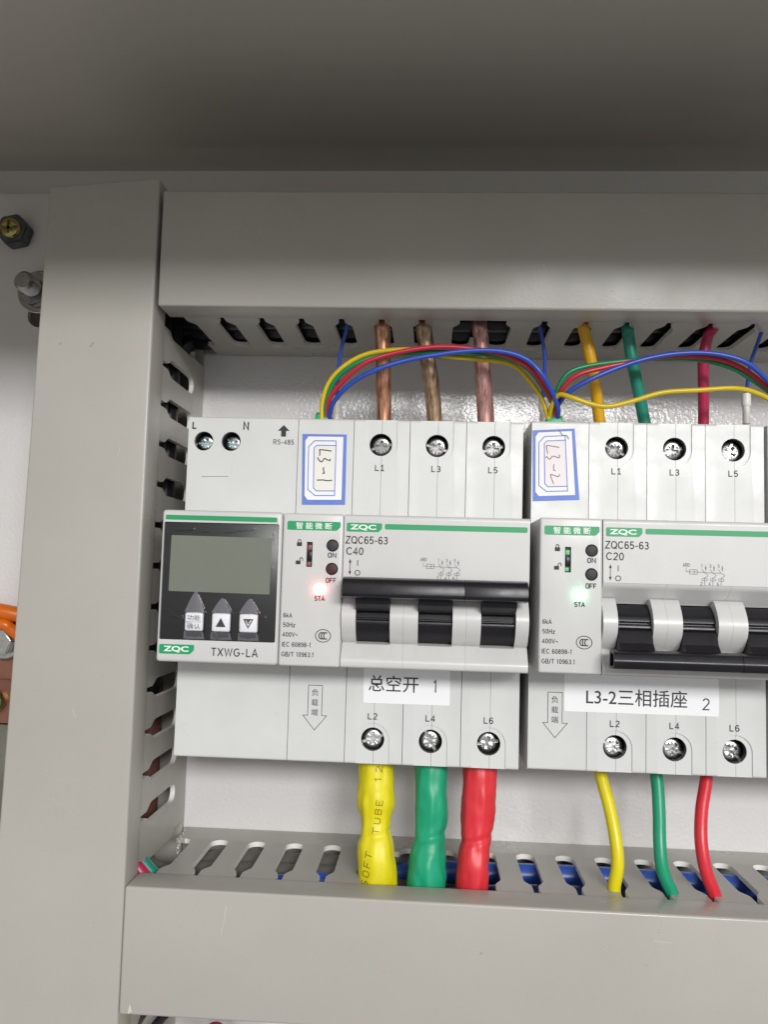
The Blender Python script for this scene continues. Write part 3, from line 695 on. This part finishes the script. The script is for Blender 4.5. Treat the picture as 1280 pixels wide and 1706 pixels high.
for x, kind in ((11.1, 0), (19.05, 1), (27.1, 2)):
    zc = -54.35
    kb = bmesh.new(); add_box(kb, x-2.7, x+2.7, zc-2.7, zc+2.7, 71.45, 72.9, bev=.55, seg=3)
    key = finish(kb, 'key', M_key, MT)
    if kind == 0:
        text('功能', M_ink, key, x, zc+1.15, 72.95, 1.6, 3.9); text('确认', M_ink, key, x, zc-1.3, 72.95, 1.6, 3.9)
        strokes('printed_line', M_ink2, key, [[(x-2.2, zc-.05), (x+2.2, zc-.05)]], .12, 72.95)
    elif kind == 1:
        flat('up_arrow', M_ink, key, [(x-1.45, zc-1.3), (x+1.45, zc-1.3), (x, zc+1.35)], 72.95, .03)
    else:
        strokes('down_arrow', M_ink, key, [['c', (x-1.3, zc+1.1), (x+1.3, zc+1.1), (x, zc-1.25)], [(x-.8, zc+.7), (x+.6, zc+.8)], [(x-.5, zc+.3), (x+.4, zc+.5)], [(x-.2, zc-.1), (x+.3, zc+.1)]], .3, 72.95)
# protective film, tented over the keys
def film_h(x, z):
    h = 0.0
    for kx in (11.1, 19.05, 27.1):
        zt = -51.65
        if kx == 11.1: top = 6.0
        else: top = 4.4
        if z >= zt and z < zt+top:
            t = (z-zt)/top; half = 2.9*(1-t)**.8
            if abs(x-kx) < half+.4: h = max(h, 1.55*(1-t)*max(0, 1-max(0, abs(x-kx)-half*.25)/(half*.75+.3)))
        elif -57.05 < z < zt:
            if abs(x-kx) < 3.1: h = max(h, 1.5*min(1, (3.1-abs(x-kx))/.25))
        elif z <= -57.05 and z > -59.5:
            t = (-57.05-z)/2.45
            if abs(x-kx) < 2.9: h = max(h, 1.5*(1-t)*min(1, (2.9-abs(x-kx))/.6))
    n = noise.noise(Vector((x*.35, z*.35, 3.1)))*.12+noise.noise(Vector((x*1.3, z*1.1, 9)))*.05
    crease = 0
    for (ax, az, bx, bz, hh) in ((4, -27.6, 9.5, -27.4, .3), (19, -28.0, 27.5, -26.9, .35), (12, -27.9, 14, -27.8, .25), (33.4, -28, 33.8, -31, .35), (33.4, -38, 33.1, -45, .3), (4.2, -52.6, 11, -54.6, .25), (7, -57.5, 7.3, -52.8, .3), (25.2, -55, 24.2, -58.5, .5), (17.4, -56.8, 17.9, -58.8, .4), (31.6, -52.5, 31.5, -54, .3)):
        A = Vector((ax, az)); Bv = Vector((bx, bz)); P = Vector((x, z)); t = max(0, min(1, (P-A).dot(Bv-A)/(Bv-A).length_squared)); q = (P-(A+(Bv-A)*t)).length
        if q < .45: crease = max(crease, hh*(1-q/.45))
    return max(0, n)+crease+h
bm = bmesh.new(); NX, NZ = 150, 150; g = []
for j in range(NZ+1):
    z = -59.5+33.9*j/NZ; g.append([bm.verts.new(V(.95+33.8*i/NX, z, 71.66+film_h(.95+33.8*i/NX, z))) for i in range(NX+1)])
for j in range(NZ):
    for i in range(NX): bm.faces.new((g[j][i], g[j][i+1], g[j+1][i+1], g[j+1][i]))
finish(bm, 'protective_film', M_film, MT, smooth=60)
M_tent = mat('stressed_clear_film', srgb(150, 148, 156), .25)  # milky grey puts the light reflected off the folds into colour
M_tent.node_tree.nodes['Principled BSDF'].inputs['Alpha'].default_value = .42
for x, top in ((11.1, 6.2), (19.05, 4.4), (27.1, 4.4)):
    bm = bmesh.new(); zt = -51.62; n = 10
    hw_ = 2.9
    for side in (-1, 1):
        for i in range(n):
            q = []
            for t in (i/n, (i+1)/n):
                half = hw_*(1-t)**.75; q.append((bm.verts.new(V(x, zt+top*t, 71.95+1.25*(1-t))), bm.verts.new(V(x+side*half, zt+top*t, 71.9+.75*(1-t)))))
            bm.faces.new((q[0][0], q[0][1], q[1][1], q[1][0]))
    a = [bm.verts.new(V(*p)) for p in ((x-2.8, -57.1, 72.9), (x+2.8, -57.1, 72.9), (x+3.1, -59.4, 71.85), (x-3.1, -59.4, 71.85))]; bm.faces.new(a)
    bmesh.ops.remove_doubles(bm, verts=bm.verts, dist=1e-6)
    finish(bm, 'film_tent', M_tent, MT, smooth=60)
PB = BF+.06
mono('L', M_ink, MT, 1.95, 7.4, PB, 2.2, 1.35, weight=.21); mono('N', M_ink, MT, 18.9, 7.5, PB, 2.5, 1.8, weight=.20)
flat('up_arrow', M_ink, MT, [(30.4, 4.2), (30.4, 6.1), (29.3, 6.1), (31.2, 8.0), (33.1, 6.1), (32.0, 6.1), (32.0, 4.2)], PB, .04)
mono('RS-485', M_ink, MT, 31.3, 2.45, PB, 1.6, 6.7, weight=.14, gap=.18)
for o in TPL: bpy.data.objects.remove(o)

# ================================================================== GREEN PLUGS AND RS-485 WIRES
def plug(u, dd, label):
    x, _ = at(u, 695, dd)
    root = empty('terminal_plug', x, BT, dd)
    tag(root, label, 'terminal plug', 'green plugs on the breaker tops')
    root.location.z += 1.2*S
    bm = bmesh.new(); add_box(bm, -2.6, 2.6, -2.2, 1.3, -2.2, 3.0, bev=.2)
    for i in range(4): add_box(bm, -2.3+i*1.25, -1.35+i*1.25, 1.3, 2.0+.25*(i % 2), -1.4, 2.4, bev=.12)
    finish(bm, 'plug_body', M_plug, root)
    bm = bmesh.new()
    for i in range(4): add_box(bm, -2.15+i*1.25, -1.5+i*1.25, 1.0, 1.85, 1.8, 3.05)
    finish(bm, 'plug_contacts', mat('dark_green_contact', srgb(14, 92, 58), .5), root)
    return root
plug(540, 42, 'green plug on top of the breaker with the handle up')
plug(923, 42, 'green plug on top of the breaker with the handle down')
WG = 'thin coloured signal wires looping between the green plugs'
def wires(name, m, label, px, d0, dm, r=.78, group=WG, ends=None):
    n = len(px); pts = []
    for i, (u, v) in enumerate(px):
        t = i/(n-1); d = d0+(dm-d0)*min(1, math.sin(math.pi*t)*1.5)
        pts.append(at3(u, v, d))
    return tag(tube(name, m, pts, r, sides=12, sub=8), label, 'wire', group)
wires('signal_wire', W_y, 'yellow signal wire arching between the two green plugs, highest at its left', [(536, 700), (538, 668), (548, 638), (571, 612), (605, 592), (645, 584), (695, 583), (740, 593), (790, 598), (838, 603), (864, 614), (884, 636), (902, 662), (915, 698)], 44.5, 46)
wires('signal_wire', W_g, 'green signal wire arching between the two green plugs', [(541, 700), (545, 668), (560, 632), (590, 608), (630, 593), (680, 588), (740, 587), (800, 590), (848, 598), (880, 614), (903, 642), (922, 675), (922, 698)], 44, 48.5)
wires('signal_wire', W_r, 'red signal wire arching between the two green plugs', [(545, 700), (550, 664), (575, 632), (610, 604), (655, 589), (705, 580), (748, 578), (800, 583), (850, 595), (885, 615), (908, 645), (925, 676), (925, 698)], 44, 51)
wires('signal_wire', W_b, 'blue signal wire arching between the two green plugs', [(549, 700), (554, 674), (580, 643), (620, 619), (675, 601), (735, 590), (790, 584), (840, 586), (878, 599), (902, 622), (920, 652), (930, 680), (929, 698)], 44, 53.5)
wires('signal_wire', W_g, 'green signal wire running right from the plug over the amber cable', [(919, 698), (925, 666), (934, 640), (950, 620), (985, 609), (1050, 601), (1110, 597), (1165, 599), (1215, 611), (1250, 630), (1290, 660), (1310, 692)], 44, 47.5)
wires('signal_wire', W_r, 'red signal wire running right from the plug over the teal cable', [(923, 698), (929, 666), (944, 640), (968, 623), (1010, 612), (1060, 602), (1110, 594), (1160, 594), (1205, 600), (1245, 618), (1290, 655), (1315, 692)], 44, 49.5)
wires('signal_wire', W_b, 'blue signal wire running right from the plug to the photo border', [(928, 698), (932, 672), (952, 651), (985, 632), (1035, 611), (1090, 595), (1145, 588), (1195, 590), (1240, 602), (1272, 626), (1300, 660), (1320, 692)], 44, 52)
wires('signal_wire', W_y, 'yellow signal wire sagging low right of the second plug', [(915, 698), (920, 676), (932, 658), (955, 663), (985, 673), (1015, 677), (1055, 668), (1105, 654), (1165, 650), (1225, 647), (1262, 655), (1300, 675), (1318, 692)], 44, 53)
# thin blue leads with white ferrules
def lead(px, d0, d1, label, fu):
    pts = [at3(u, v, d0+(d1-d0)*i/(len(px)-1)) for i, (u, v) in enumerate(px)]
    o = tag(tube('thin_lead', W_b, pts, .62, sides=10), label, 'wire', 'thin blue leads dropping from the top duct')
    x, z, d = pts[-1]
    tube('ferrule', M_ferrule, [(x, z+.8, d), (x, z-3.2, d), (x, z-4, d), (x, z-9.5, d)], [1.55, 1.55, 1.2, 1.2], sides=14, sub=3)
    f = [q for q in COL.objects if q.name.startswith('ferrule') and q.parent is None][-1]
    f.parent = o; f.location = f.location-o.location; return o
lead([(580, 530), (577, 550), (569, 580), (564, 615), (562, 650), (561, 672)], 40, 33, 'thin blue lead behind the leftmost green plug', 0)
lead([(898, 535), (902, 555), (908, 590), (908, 620), (906, 650), (906, 668)], 40, 33, 'thin blue lead behind the second green plug', 0)
lead([(1272, 548), (1262, 575), (1252, 605), (1247, 635), (1244, 660)], 38, 30, 'thin blue lead with a white ferrule near the right border', 0)

# ================================================================== POWER CABLES
def cable(m, label, px, d, r, group, name='power_cable', hide_top=None, tail=None, **k):
    if isinstance(d, (int, float)): d = [d]*len(px)
    pts = [at3(u, v, dd) for (u, v), dd in zip(px, d)]
    if hide_top is not None: pts = [(pts[0][0]+hide_top[0], pts[0][1]+hide_top[1], pts[0][2]+hide_top[2])]+pts
    if tail: pts = pts+[(pts[-1][0]+dx, pts[-1][1]+dz, pts[-1][2]+dd_) for dx, dz, dd_ in tail]
    return tag(tube(name, m, pts, r, **k), label, 'cable', group)
TG = 'thick cables entering the breakers from the top duct'
dd = [40, 39, 38, 36, 34, 33]
cable(M_cu1, 'bright copper-coloured cable, leftmost of the three above the first breaker', [(637, 536), (638, 565), (639, 600), (639, 640), (640, 680), (640, 720)], dd, 2.62, TG, hide_top=(0, 10, -4), sides=16)
cable(M_cu2, 'olive-brown cable in the middle of the three above the first breaker', [(706, 536), (709, 565), (713, 600), (719, 640), (723, 680), (726, 720)], dd, 2.7, TG, hide_top=(0, 10, -4), sides=16)
cable(M_cu3, 'pinkish copper cable in the wide duct opening above the first breaker', [(799, 536), (802, 565), (804, 600), (806, 640), (809, 680), (811, 720)], dd, [2.6, 2.6, 2.6, 2.65, 2.75, 2.9, 2.95], TG, hide_top=(0, 10, -4), sides=16)
cable(C_y, 'amber cable above the second breaker', [(970, 538), (976, 560), (985, 600), (993, 645), (998, 690), (1002, 720)], dd, 1.95, TG, hide_top=(-2, 9, -4), sides=14)
cable(C_g, 'teal cable above the second breaker', [(1046, 545), (1048, 562), (1054, 600), (1063, 645), (1072, 690), (1078, 720)], dd, 1.98, TG, hide_top=(-1, 8, -4), sides=14)
cable(C_r, 'crimson cable above the second breaker', [(1190, 545), (1180, 562), (1173, 600), (1173, 645), (1173, 690), (1173, 720)], dd, 1.8, TG, hide_top=(3, 8, -4), sides=14)
BG = 'thin cables leaving the second breaker below'
de = [34, 36, 39, 42, 43.5, 43]
cable(C_y2, 'thin yellow cable curving from the second breaker into the bottom duct', [(998, 1270), (1004, 1300), (1016, 1345), (1026, 1395), (1030, 1440), (1024, 1480)], de, 2.0, BG, sides=14, tail=((1.5, -5, -2), (5, -11, -7), (14, -15, -12)))
cable(C_g2, 'thin green cable curving from the second breaker into the bottom duct', [(1090, 1270), (1096, 1305), (1099, 1355), (1100, 1405), (1105, 1450), (1122, 1492)], de, 2.0, BG, sides=14, tail=((1.5, -5, -2), (5, -11, -7), (14, -15, -12)))
cable(C_r2, 'thin red cable curving from the second breaker into the bottom duct', [(1180, 1275), (1177, 1305), (1170, 1350), (1169, 1400), (1177, 1450), (1193, 1494)], de, 2.0, BG, sides=14, tail=((1.5, -5, -2), (5, -11, -7), (14, -15, -12)))
SG = 'thick cables in shrink tube below the first breaker'
def sleeve(m, label, rows, dcs, words=None):
    """rows: (left px, right px, y)"""
    pts = []; rad = []
    for (a, b, y), dc in zip(rows, dcs):
        xa, z = at(a, y, dc); xb, _ = at(b, y, dc); pts.append(((xa+xb)/2, z, dc)); rad.append((xb-xa)/2)
    root = empty('sleeved_cable', *pts[0]); tag(root, label, 'cable', SG)
    bm = bmesh.new(); tube_mesh(bm, pts, rad, sides=40, sub=10, squash=None, wob=.05)
    # shrink creases
    for v in bm.verts:
        p = Vector((v.co.x/S, v.co.z/S, -v.co.y/S)); k = noise.noise(Vector((p.x*.45, p.y*.07, p.z*.45+pts[0][0])))*.55+noise.noise(Vector((p.x*.9, p.y*.25, p.z*.9)))*.2
        c = Vector((sum(q[0] for q in pts)/len(pts), p.y, dcs[0])); n = (p-c).normalized(); a = math.atan2(p.z-c.z, p.x-c.x); q_ = (p.y+134)/14
        fold = abs(math.sin(a*3.5+noise.noise(Vector((q_, pts[0][0], 0)))*2.5)); k -= .55*(1-fold)**3*max(0, 1-abs(q_-.2)/1.6)
        k -= .5*max(0, 1-abs(p.y-(-121.5+1.2*math.sin(a*2)))/1.6)
        p += n*k; v.co = V(*p)
    if words:
        bm.normal_update(); tree = BVHTree.FromBMesh(bm)
        tb = bmesh.new()
        for s, u, v_, h, wd, rot in words:
            cx, cz = at(u, v_, 46)
            t = mono_bm(s, cx, cz, 0, h, wd, weight=.11, rot=rot, gap=.3); bmesh.ops.subdivide_edges(t, edges=t.edges[:], cuts=1)
            for q in t.verts:
                hit = tree.ray_cast(Vector((q.co.x, -.09, q.co.z)), Vector((0, 1, 0)))
                q.co.y = (hit[0].y-.00012) if hit[0] is not None else -.030
            me = bpy.data.meshes.new('t'); t.to_mesh(me); t.free(); tb.from_mesh(me); bpy.data.meshes.remove(me)
        t = finish(tb, 'printed_text', mat('tube_print_ink', srgb(120, 100, 20), .5), root, smooth=None); dpart(t, root)
    o = finish(bm, 'shrink_tube', m, root, smooth=80); dpart(o, root)
    x, z, d = pts[-1]
    i = tube('inner_cable', C_black, [(x, z+4, d), (x, z-6, d-6), (x+6, z-12, d-16), (x+30, z-14, d-22)], 3.2, root); dpart(i, root)
    return root
sd = [36.5, 37, 38, 39, 40, 41, 42, 42]
sleeve(H_y, 'yellow shrink-tube cable with printed words below the first breaker', [(598, 654, 1230), (598, 654, 1262), (598, 656, 1300), (596, 658, 1335), (602, 651, 1369), (597, 656, 1400), (597, 661, 1440), (599, 663, 1482)], sd,
       [('125', 631, 1284, 2.1, 8.2, 86), ('TUBE', 629, 1363, 2.1, 10.6, 84), ('SOFT', 611, 1447, 2.1, 10.6, 83)])
sleeve(H_g, 'green shrink-tube cable, middle one below the first breaker', [(692, 745, 1230), (692, 745, 1262), (692, 746, 1300), (692, 747, 1345), (692, 742, 1385), (686, 743, 1415), (680, 744, 1450), (676, 744, 1486)], sd)
sleeve(H_r, 'red shrink-tube cable below the first breaker', [(772, 829, 1234), (772, 829, 1266), (772, 828, 1300), (769, 825, 1345), (768, 821, 1385), (765, 817, 1415), (761, 816, 1450), (758, 815, 1490)], sd)

# ================================================================== CABLES LYING INSIDE THE DUCTS
IG = 'cables lying inside the wiring ducts'
def inner(m, label, pts, r): return tag(tube('duct_cable', m, pts, r, sides=14, sub=6), label, 'cable', IG)
inner(wire('mid_blue_cable', (48, 86, 172)), 'thick blue cable lying highest inside the bottom duct', [(22, -150, 16), (38, -141, 19), (70, -139.4, 20), (105, -139.2, 20), (150, -139.5, 21), (205, -139.5, 21)], 3.6)
inner(C_dkblue, 'thick blue cable lying in front inside the bottom duct', [(28, -156, 24), (45, -146, 30), (75, -142.0, 32), (110, -141.6, 32), (150, -142.0, 33), (205, -142, 33)], 3.6)
inner(W_b, 'thin blue cable under the left slots of the bottom duct', [(-42, -150, 42), (-33, -140.5, 45), (-18, -140, 43.5), (-3, -138.8, 40.5), (11, -138.2, 38.5), (24, -142, 39), (60, -152, 36)], 2.9)
inner(C_r, 'crimson cable crossing the corner of the left and bottom ducts', [(-64, -104, 40), (-54, -124, 45), (-46, -135.0, 46), (-39, -140, 45), (-10, -149, 40), (10, -152, 36)], 2.2)
inner(C_g, 'teal cable crossing the corner of the left and bottom ducts', [(-64, -104, 34), (-54, -124, 40), (-45.5, -135.5, 41), (-37, -141, 39), (-10, -150, 33), (10, -153, 30)], 2.2)
C_shade = mat('dull_grey_sheath', srgb(98, 93, 88), .7, var=.1, vscale=40)  # grey tone stands for the dim duct interior behind the slots
inner(C_shade, 'dull grey cable under the leftmost slots of the bottom duct, nearer the lid', [(-66, -104, 26), (-58, -122, 30), (-53.5, -136, 30.5), (-45, -142.6, 30), (-30, -142, 29.5), (0, -141.6, 29), (22, -142.5, 29), (60, -154, 18)], 5.2)
inner(C_shade, 'dull grey cable under the leftmost slots of the bottom duct, deeper one', [(-43, -152, 18), (-38, -145.5, 18), (-30, -142.2, 18), (0, -141.8, 18), (20, -143, 18), (60, -156, 10)], 5.4)
inner(C_pink, 'pinkish cable running down behind the lower slots of the left duct', [(-60, 40, 25), (-57, 0, 30), (-55, -50, 38), (-52.5, -85, 43), (-51.5, -100, 44), (-53, -115, 41), (-57, -130, 34)], 2.4)
inner(C_brown, 'brown cable running down inside the left duct', [(-70, 60, 20), (-57, 30, 26), (-55, 0, 27), (-56, -40, 27), (-60, -90, 25), (-62, -180, 25)], 3.0)
inner(C_black, 'black cable running down inside the left duct', [(-72, 70, 30), (-62, 30, 34), (-61, -20, 34), (-60, -70, 32), (-61, -120, 32), (-64, -200, 30)], 3.2)
inner(C_dkblue, 'blue cable near the lowest slots of the left duct', [(-74, -60, 20), (-62, -100, 26), (-56, -118, 32), (-55, -128, 34), (-50, -142, 32), (-30, -155, 28)], 2.4)
inner(C_black, 'black cable lying inside the top duct', [(-60, 62, 24), (-30, 58, 24), (20, 56, 24), (80, 57, 24), (150, 56, 24), (205, 57, 24)], 3.6)
inner(C_dkblue, 'dark blue cable lying inside the top duct', [(-66, 50, 18), (-50, 56, 20), (-20, 64, 32), (60, 65, 32), (140, 64, 32), (205, 65, 32)], 3.0)

for i, (x, d, r) in enumerate(((-52.0, 22, 3.2), (-52.6, 31, 3.0), (-57, 12, 4), (-66, 36, 4), (-74, 24, 4), (-80, 36, 3.2))):  # added cables that fill the left duct so its slots look dark
    inner(C_black if i != 2 else C_brown, ('black cable pressed against the slotted side, %s in the left duct' % ('deeper' if i == 0 else 'nearer the lid')) if i < 2 else 'dark cable lying deep inside the left duct, %s' % ('', '', 'brown one near its base', 'in the middle of it', 'towards its left side', 'against its left side')[i], [(x-3, 74, d), (x, 52, d), (x+.4, 10, d+1), (x, -30, d), (x, -72 if i < 2 else -140, d), (x-8, -95 if i < 2 else -200, d-4)], r)
for i, (z, d, r) in enumerate(((50.0, 14, 3.6), (50.5, 24, 3.4), (52, 8, 4), (70, 22, 4), (72, 36, 4), (64, 10, 4))):  # more added cables, black to darken the top duct's interior
    inner(C_black, ('black cable just behind the slots of the top duct, %s' % ('deeper one' if i == 0 else 'front one')) if i < 2 else 'dark cable lying deep inside the top duct, %s' % ('', '', 'lowest against its base', 'towards its upper side', 'upper one near the lid', 'in the middle of its base')[i], [(-62, z+6, d), (-44, z, d), (0, z+.5, d), (60, z, d), (130, z+.4, d), (212, z, d)], r)
for z, d, w_ in ((-150, 14, 'nearest the upper slots'), (-158, 24, 'in the middle of it'), (-154, 36, 'nearest the lid'), (-162, 10, 'lowest against its base')):  # added too, keeping the inside of the bottom duct dark
    inner(C_black, 'dark cable lying deep inside the bottom duct, '+w_, [(-62, z, d), (-30, z, d), (30, z-1, d), (90, z, d), (212, z, d)], 4)
inner(C_black, 'black cable turning from the left duct into the top duct against its base', [(-66, 20, 8), (-56, 40, 7), (-50, 47.4, 6), (-40, 47.6, 6), (0, 48, 5.5), (212, 48, 5.5)], 3.3)  # added black cable covering the pale base in the corner opening
M_scr = mat('scratch_bright', srgb(206, 203, 194), .5)
for e_, l, wd in ((bd, [(370, 1545), (368, 1560), (374, 1530), (377, 1508)], .12), (bd, [(214, 1688), (216, 1676), (218, 1686)], .5), (bd, [(1090, 1568), (1120, 1571)], .1), (ld, [(196, 760), (200, 742)], .1), (ld, [(120, 1180), (126, 1196)], .1), (td, [(905, 440), (912, 452)], .1)):
    o = strokes('scratch', M_scr, e_, [[at(u, v, CF) for u, v in l]], wd, CF+.05); dpart(o, e_)
M_smu = mat('pencil_smudge', srgb(146, 142, 134), .6)
for u, v in ((152, 574), (149, 578), (98, 574), (800, 1590)):
    o = strokes('smudge', M_smu, ld if u < 300 else bd, [[at(u, v, CF), at(u+4, v-3, CF)]], .35, CF+.05); dpart(o, ld if u < 300 else bd)

rd = random.Random(11); bm = bmesh.new()
for i in range(150):
    u, v = rd.uniform(60, 1270), rd.choice((rd.uniform(330, 500), rd.uniform(1545, 1690), rd.uniform(340, 1690)))
    if 500 < v < 1545 and u > 235: u = rd.uniform(40, 225)
    if 240 < u < 290 or v < 1545 and v > 500 and u > 225: continue
    if u < 240: u = rd.uniform(95 if v < 700 else 60, 215)
    x, z = at(u, v, CF); q = rd.uniform(.05, .13); a0 = rd.uniform(0, 6)
    bm.faces.new([bm.verts.new(V(x+q*rd.uniform(.5, 1.4)*math.cos(a0+k*1.256), z+q*rd.uniform(.5, 1.4)*math.sin(a0+k*1.256), CF+.03)) for k in range(5)])
dust = finish(bm, 'dust_specks', mat('dust_grey', srgb(128, 124, 116), .9), None, smooth=None); tag(dust, kind='stuff'); dust['label'] = 'scattered dust specks on the grey duct lids'; dust['category'] = 'dust'

# ================================================================== FITTINGS AT THE LEFT EDGE
def hexpts(cx, cz, r, a0=0): return [(cx+r*math.cos(math.radians(a0+60*i)), cz+r*math.sin(math.radians(a0+60*i))) for i in range(6)]
def bevel_prism(name, m, parent, pts, d0, d1, b):
    bm = bmesh.new(); add_poly(bm, pts, d0, d1)
    bmesh.ops.bevel(bm, geom=bm.edges[:], offset=b*S, segments=2, affect='EDGES'); return finish(bm, name, m, parent)
# yellow zinc screw on a hexagonal spacer
x, z = at(5, 370, 12); e = empty('standoff_screw', x, z, 0); tag(e, 'yellow zinc screw on a dark hexagonal spacer at the top left', 'screw')
bevel_prism('spacer_nut', mat('dark_grey_steel', (.16, .17, .18, 1), .42, 1., var=.3, vscale=200, bump=.2, bscale=400), e, hexpts(0, 0, 6.6, 12), 0, 6, .5)
sh = finish(lathe_bm([(0, 8.4), (2.6, 8.2), (3.7, 7.7), (4.2, 6.8), (4.2, 5)], 0, 0, 32), 'screw_head', M_brass, e)
cut(sh, [cutter([(-2.6, -.55), (2.6, -.55), (2.6, .55), (-2.6, .55)], 6.8, 12), cutter([(-.55, -2.6), (.55, -2.6), (.55, 2.6), (-.55, 2.6)], 7.3, 12)])
# stud with washer and nut
x, z = at(61, 484, 3); e = empty('stud_bolt', x, z, 0); tag(e, 'threaded steel stud with nut and washer left of the tall duct', 'bolt')
finish(lathe_bm([(4, .05), (8.6, .05), (8.6, 1.3), (8.2, 1.6), (4, 1.6)], 0, 0, 40), 'washer', M_steel, e)
bevel_prism('nut', M_steel, e, hexpts(.2, 0, 6.9, 20), 1.62, 6.6, .45)
prof = [(0, 14.5), (2.8, 14.5), (3.4, 13.9)]
for i in range(9): dz = 13.4-i*1.2; prof += [(3.9, dz), (3.0, dz-.6)]
finish(lathe_bm(prof+[(3.2, 2)], 0, 0, 28), 'stud', M_steel, e)
# orange lug, bolt and copper bar at the left edge
e = empty('cable_lug_assembly', *at(-6, 1060, 5), 0)
tag(e, 'orange insulated lug clamped by a steel bolt on a copper bar at the left edge', 'cable lug')
ex, ez = at(-6, 1060, 5)
def loc(u, v, d): a, b = at(u, v, d); return (a-ex, b-ez)
bm = bmesh.new(); a = loc(0, 1012, 10)
tube_mesh(bm, [(-16, a[1]+1.5, 9), (-8, a[1]+.4, 10), (a[0]+1, a[1]-1.6, 9.5), (a[0]+8, a[1]-3, 8)], 2.9, sides=16)
tube_mesh(bm, [(-14, a[1]-6.5, 8), (a[0], a[1]-6.0, 10), (a[0]+4, a[1]-8.0, 9), (a[0]+8.5, a[1]-13, 6)], 2.2, sides=16)
finish(bm, 'insulating_sleeve', M_orange, e, smooth=60)
b = loc(-8, 1072, 12)
finish(lathe_bm([(3.5, 4), (6.6, 4), (6.6, 5.6), (6.1, 6.0), (3.5, 6.0)], b[0], b[1], 40), 'washer', M_screw, e)
bevel_prism('bolt_head', M_screw, e, hexpts(b[0], b[1], 4.9, 10), 6.02, 10, .4)
c0 = loc(16, 1030, 3); c1 = loc(4, 1135, 3)
bevel_prism('copper_bar', M_busbar, e, [(c0[0]-26, c1[1]), (c0[0]+8, c1[1]), (c0[0]+8, c0[1]-1), (c0[0]-26, c0[1]-1)], .02, 3.6, .4)
e = empty('busbar_bolt', *at(-6, 1165, 5), 0); tag(e, 'dark bolt on a lower copper bar at the left edge', 'bolt'); ex, ez = at(-6, 1165, 5)
c0 = loc(12, 1132, 5); c1 = loc(8, 1203, 5)
bevel_prism('copper_bar', M_busbar, e, [(-22, c1[1]), (c0[0]+8, c1[1]), (c0[0]+8, c0[1]), (-22, c0[1])], 3.9, 7.4, .4)
b = loc(-9, 1168, 8)
finish(lathe_bm([(0, 10.4), (3.4, 10.2), (4.3, 9.0), (4.3, 7.42)], b[0], b[1], 32), 'bolt_head', M_brass, e)
# aluminium strip under them
x0, z0 = at(-60, 1204, 3); x1, z1 = at(7, 1204, 3)
tag(rebase(box('support_strip', mat('olive_grey_steel', srgb(112, 110, 98), .5, .3, var=.3, vscale=80), None, x0, x1+3, z0-75, z0, .02, 3, bev=.4), x0, z0, 0), 'grey metal strip below the copper bars at the left edge', 'metal strip')

# cables peeking out under the bottom duct
UG = 'cables passing below the bottom duct'
def under(m, label, px, d, r): return tag(tube('lower_cable', m, [at3(u, v+14, d) for u, v in px], r, sides=14), label, 'cable', UG)
under(C_black, 'black cable below the bottom duct at the lower left', [(275, 1676), (255, 1700), (243, 1730), (240, 1800)], 30, 1.5)
under(C_y2, 'yellow cable below the bottom duct, left one', [(250, 1712), (272, 1703), (295, 1706), (310, 1730), (312, 1800)], 30, 1.6)
under(C_r, 'crimson cable below the bottom duct', [(345, 1735), (350, 1702), (366, 1700), (372, 1730), (372, 1800)], 30, 1.6)
under(C_y2, 'yellow cable below the bottom duct, right one', [(368, 1740), (380, 1706), (400, 1704), (420, 1712), (440, 1760)], 30, 1.6)
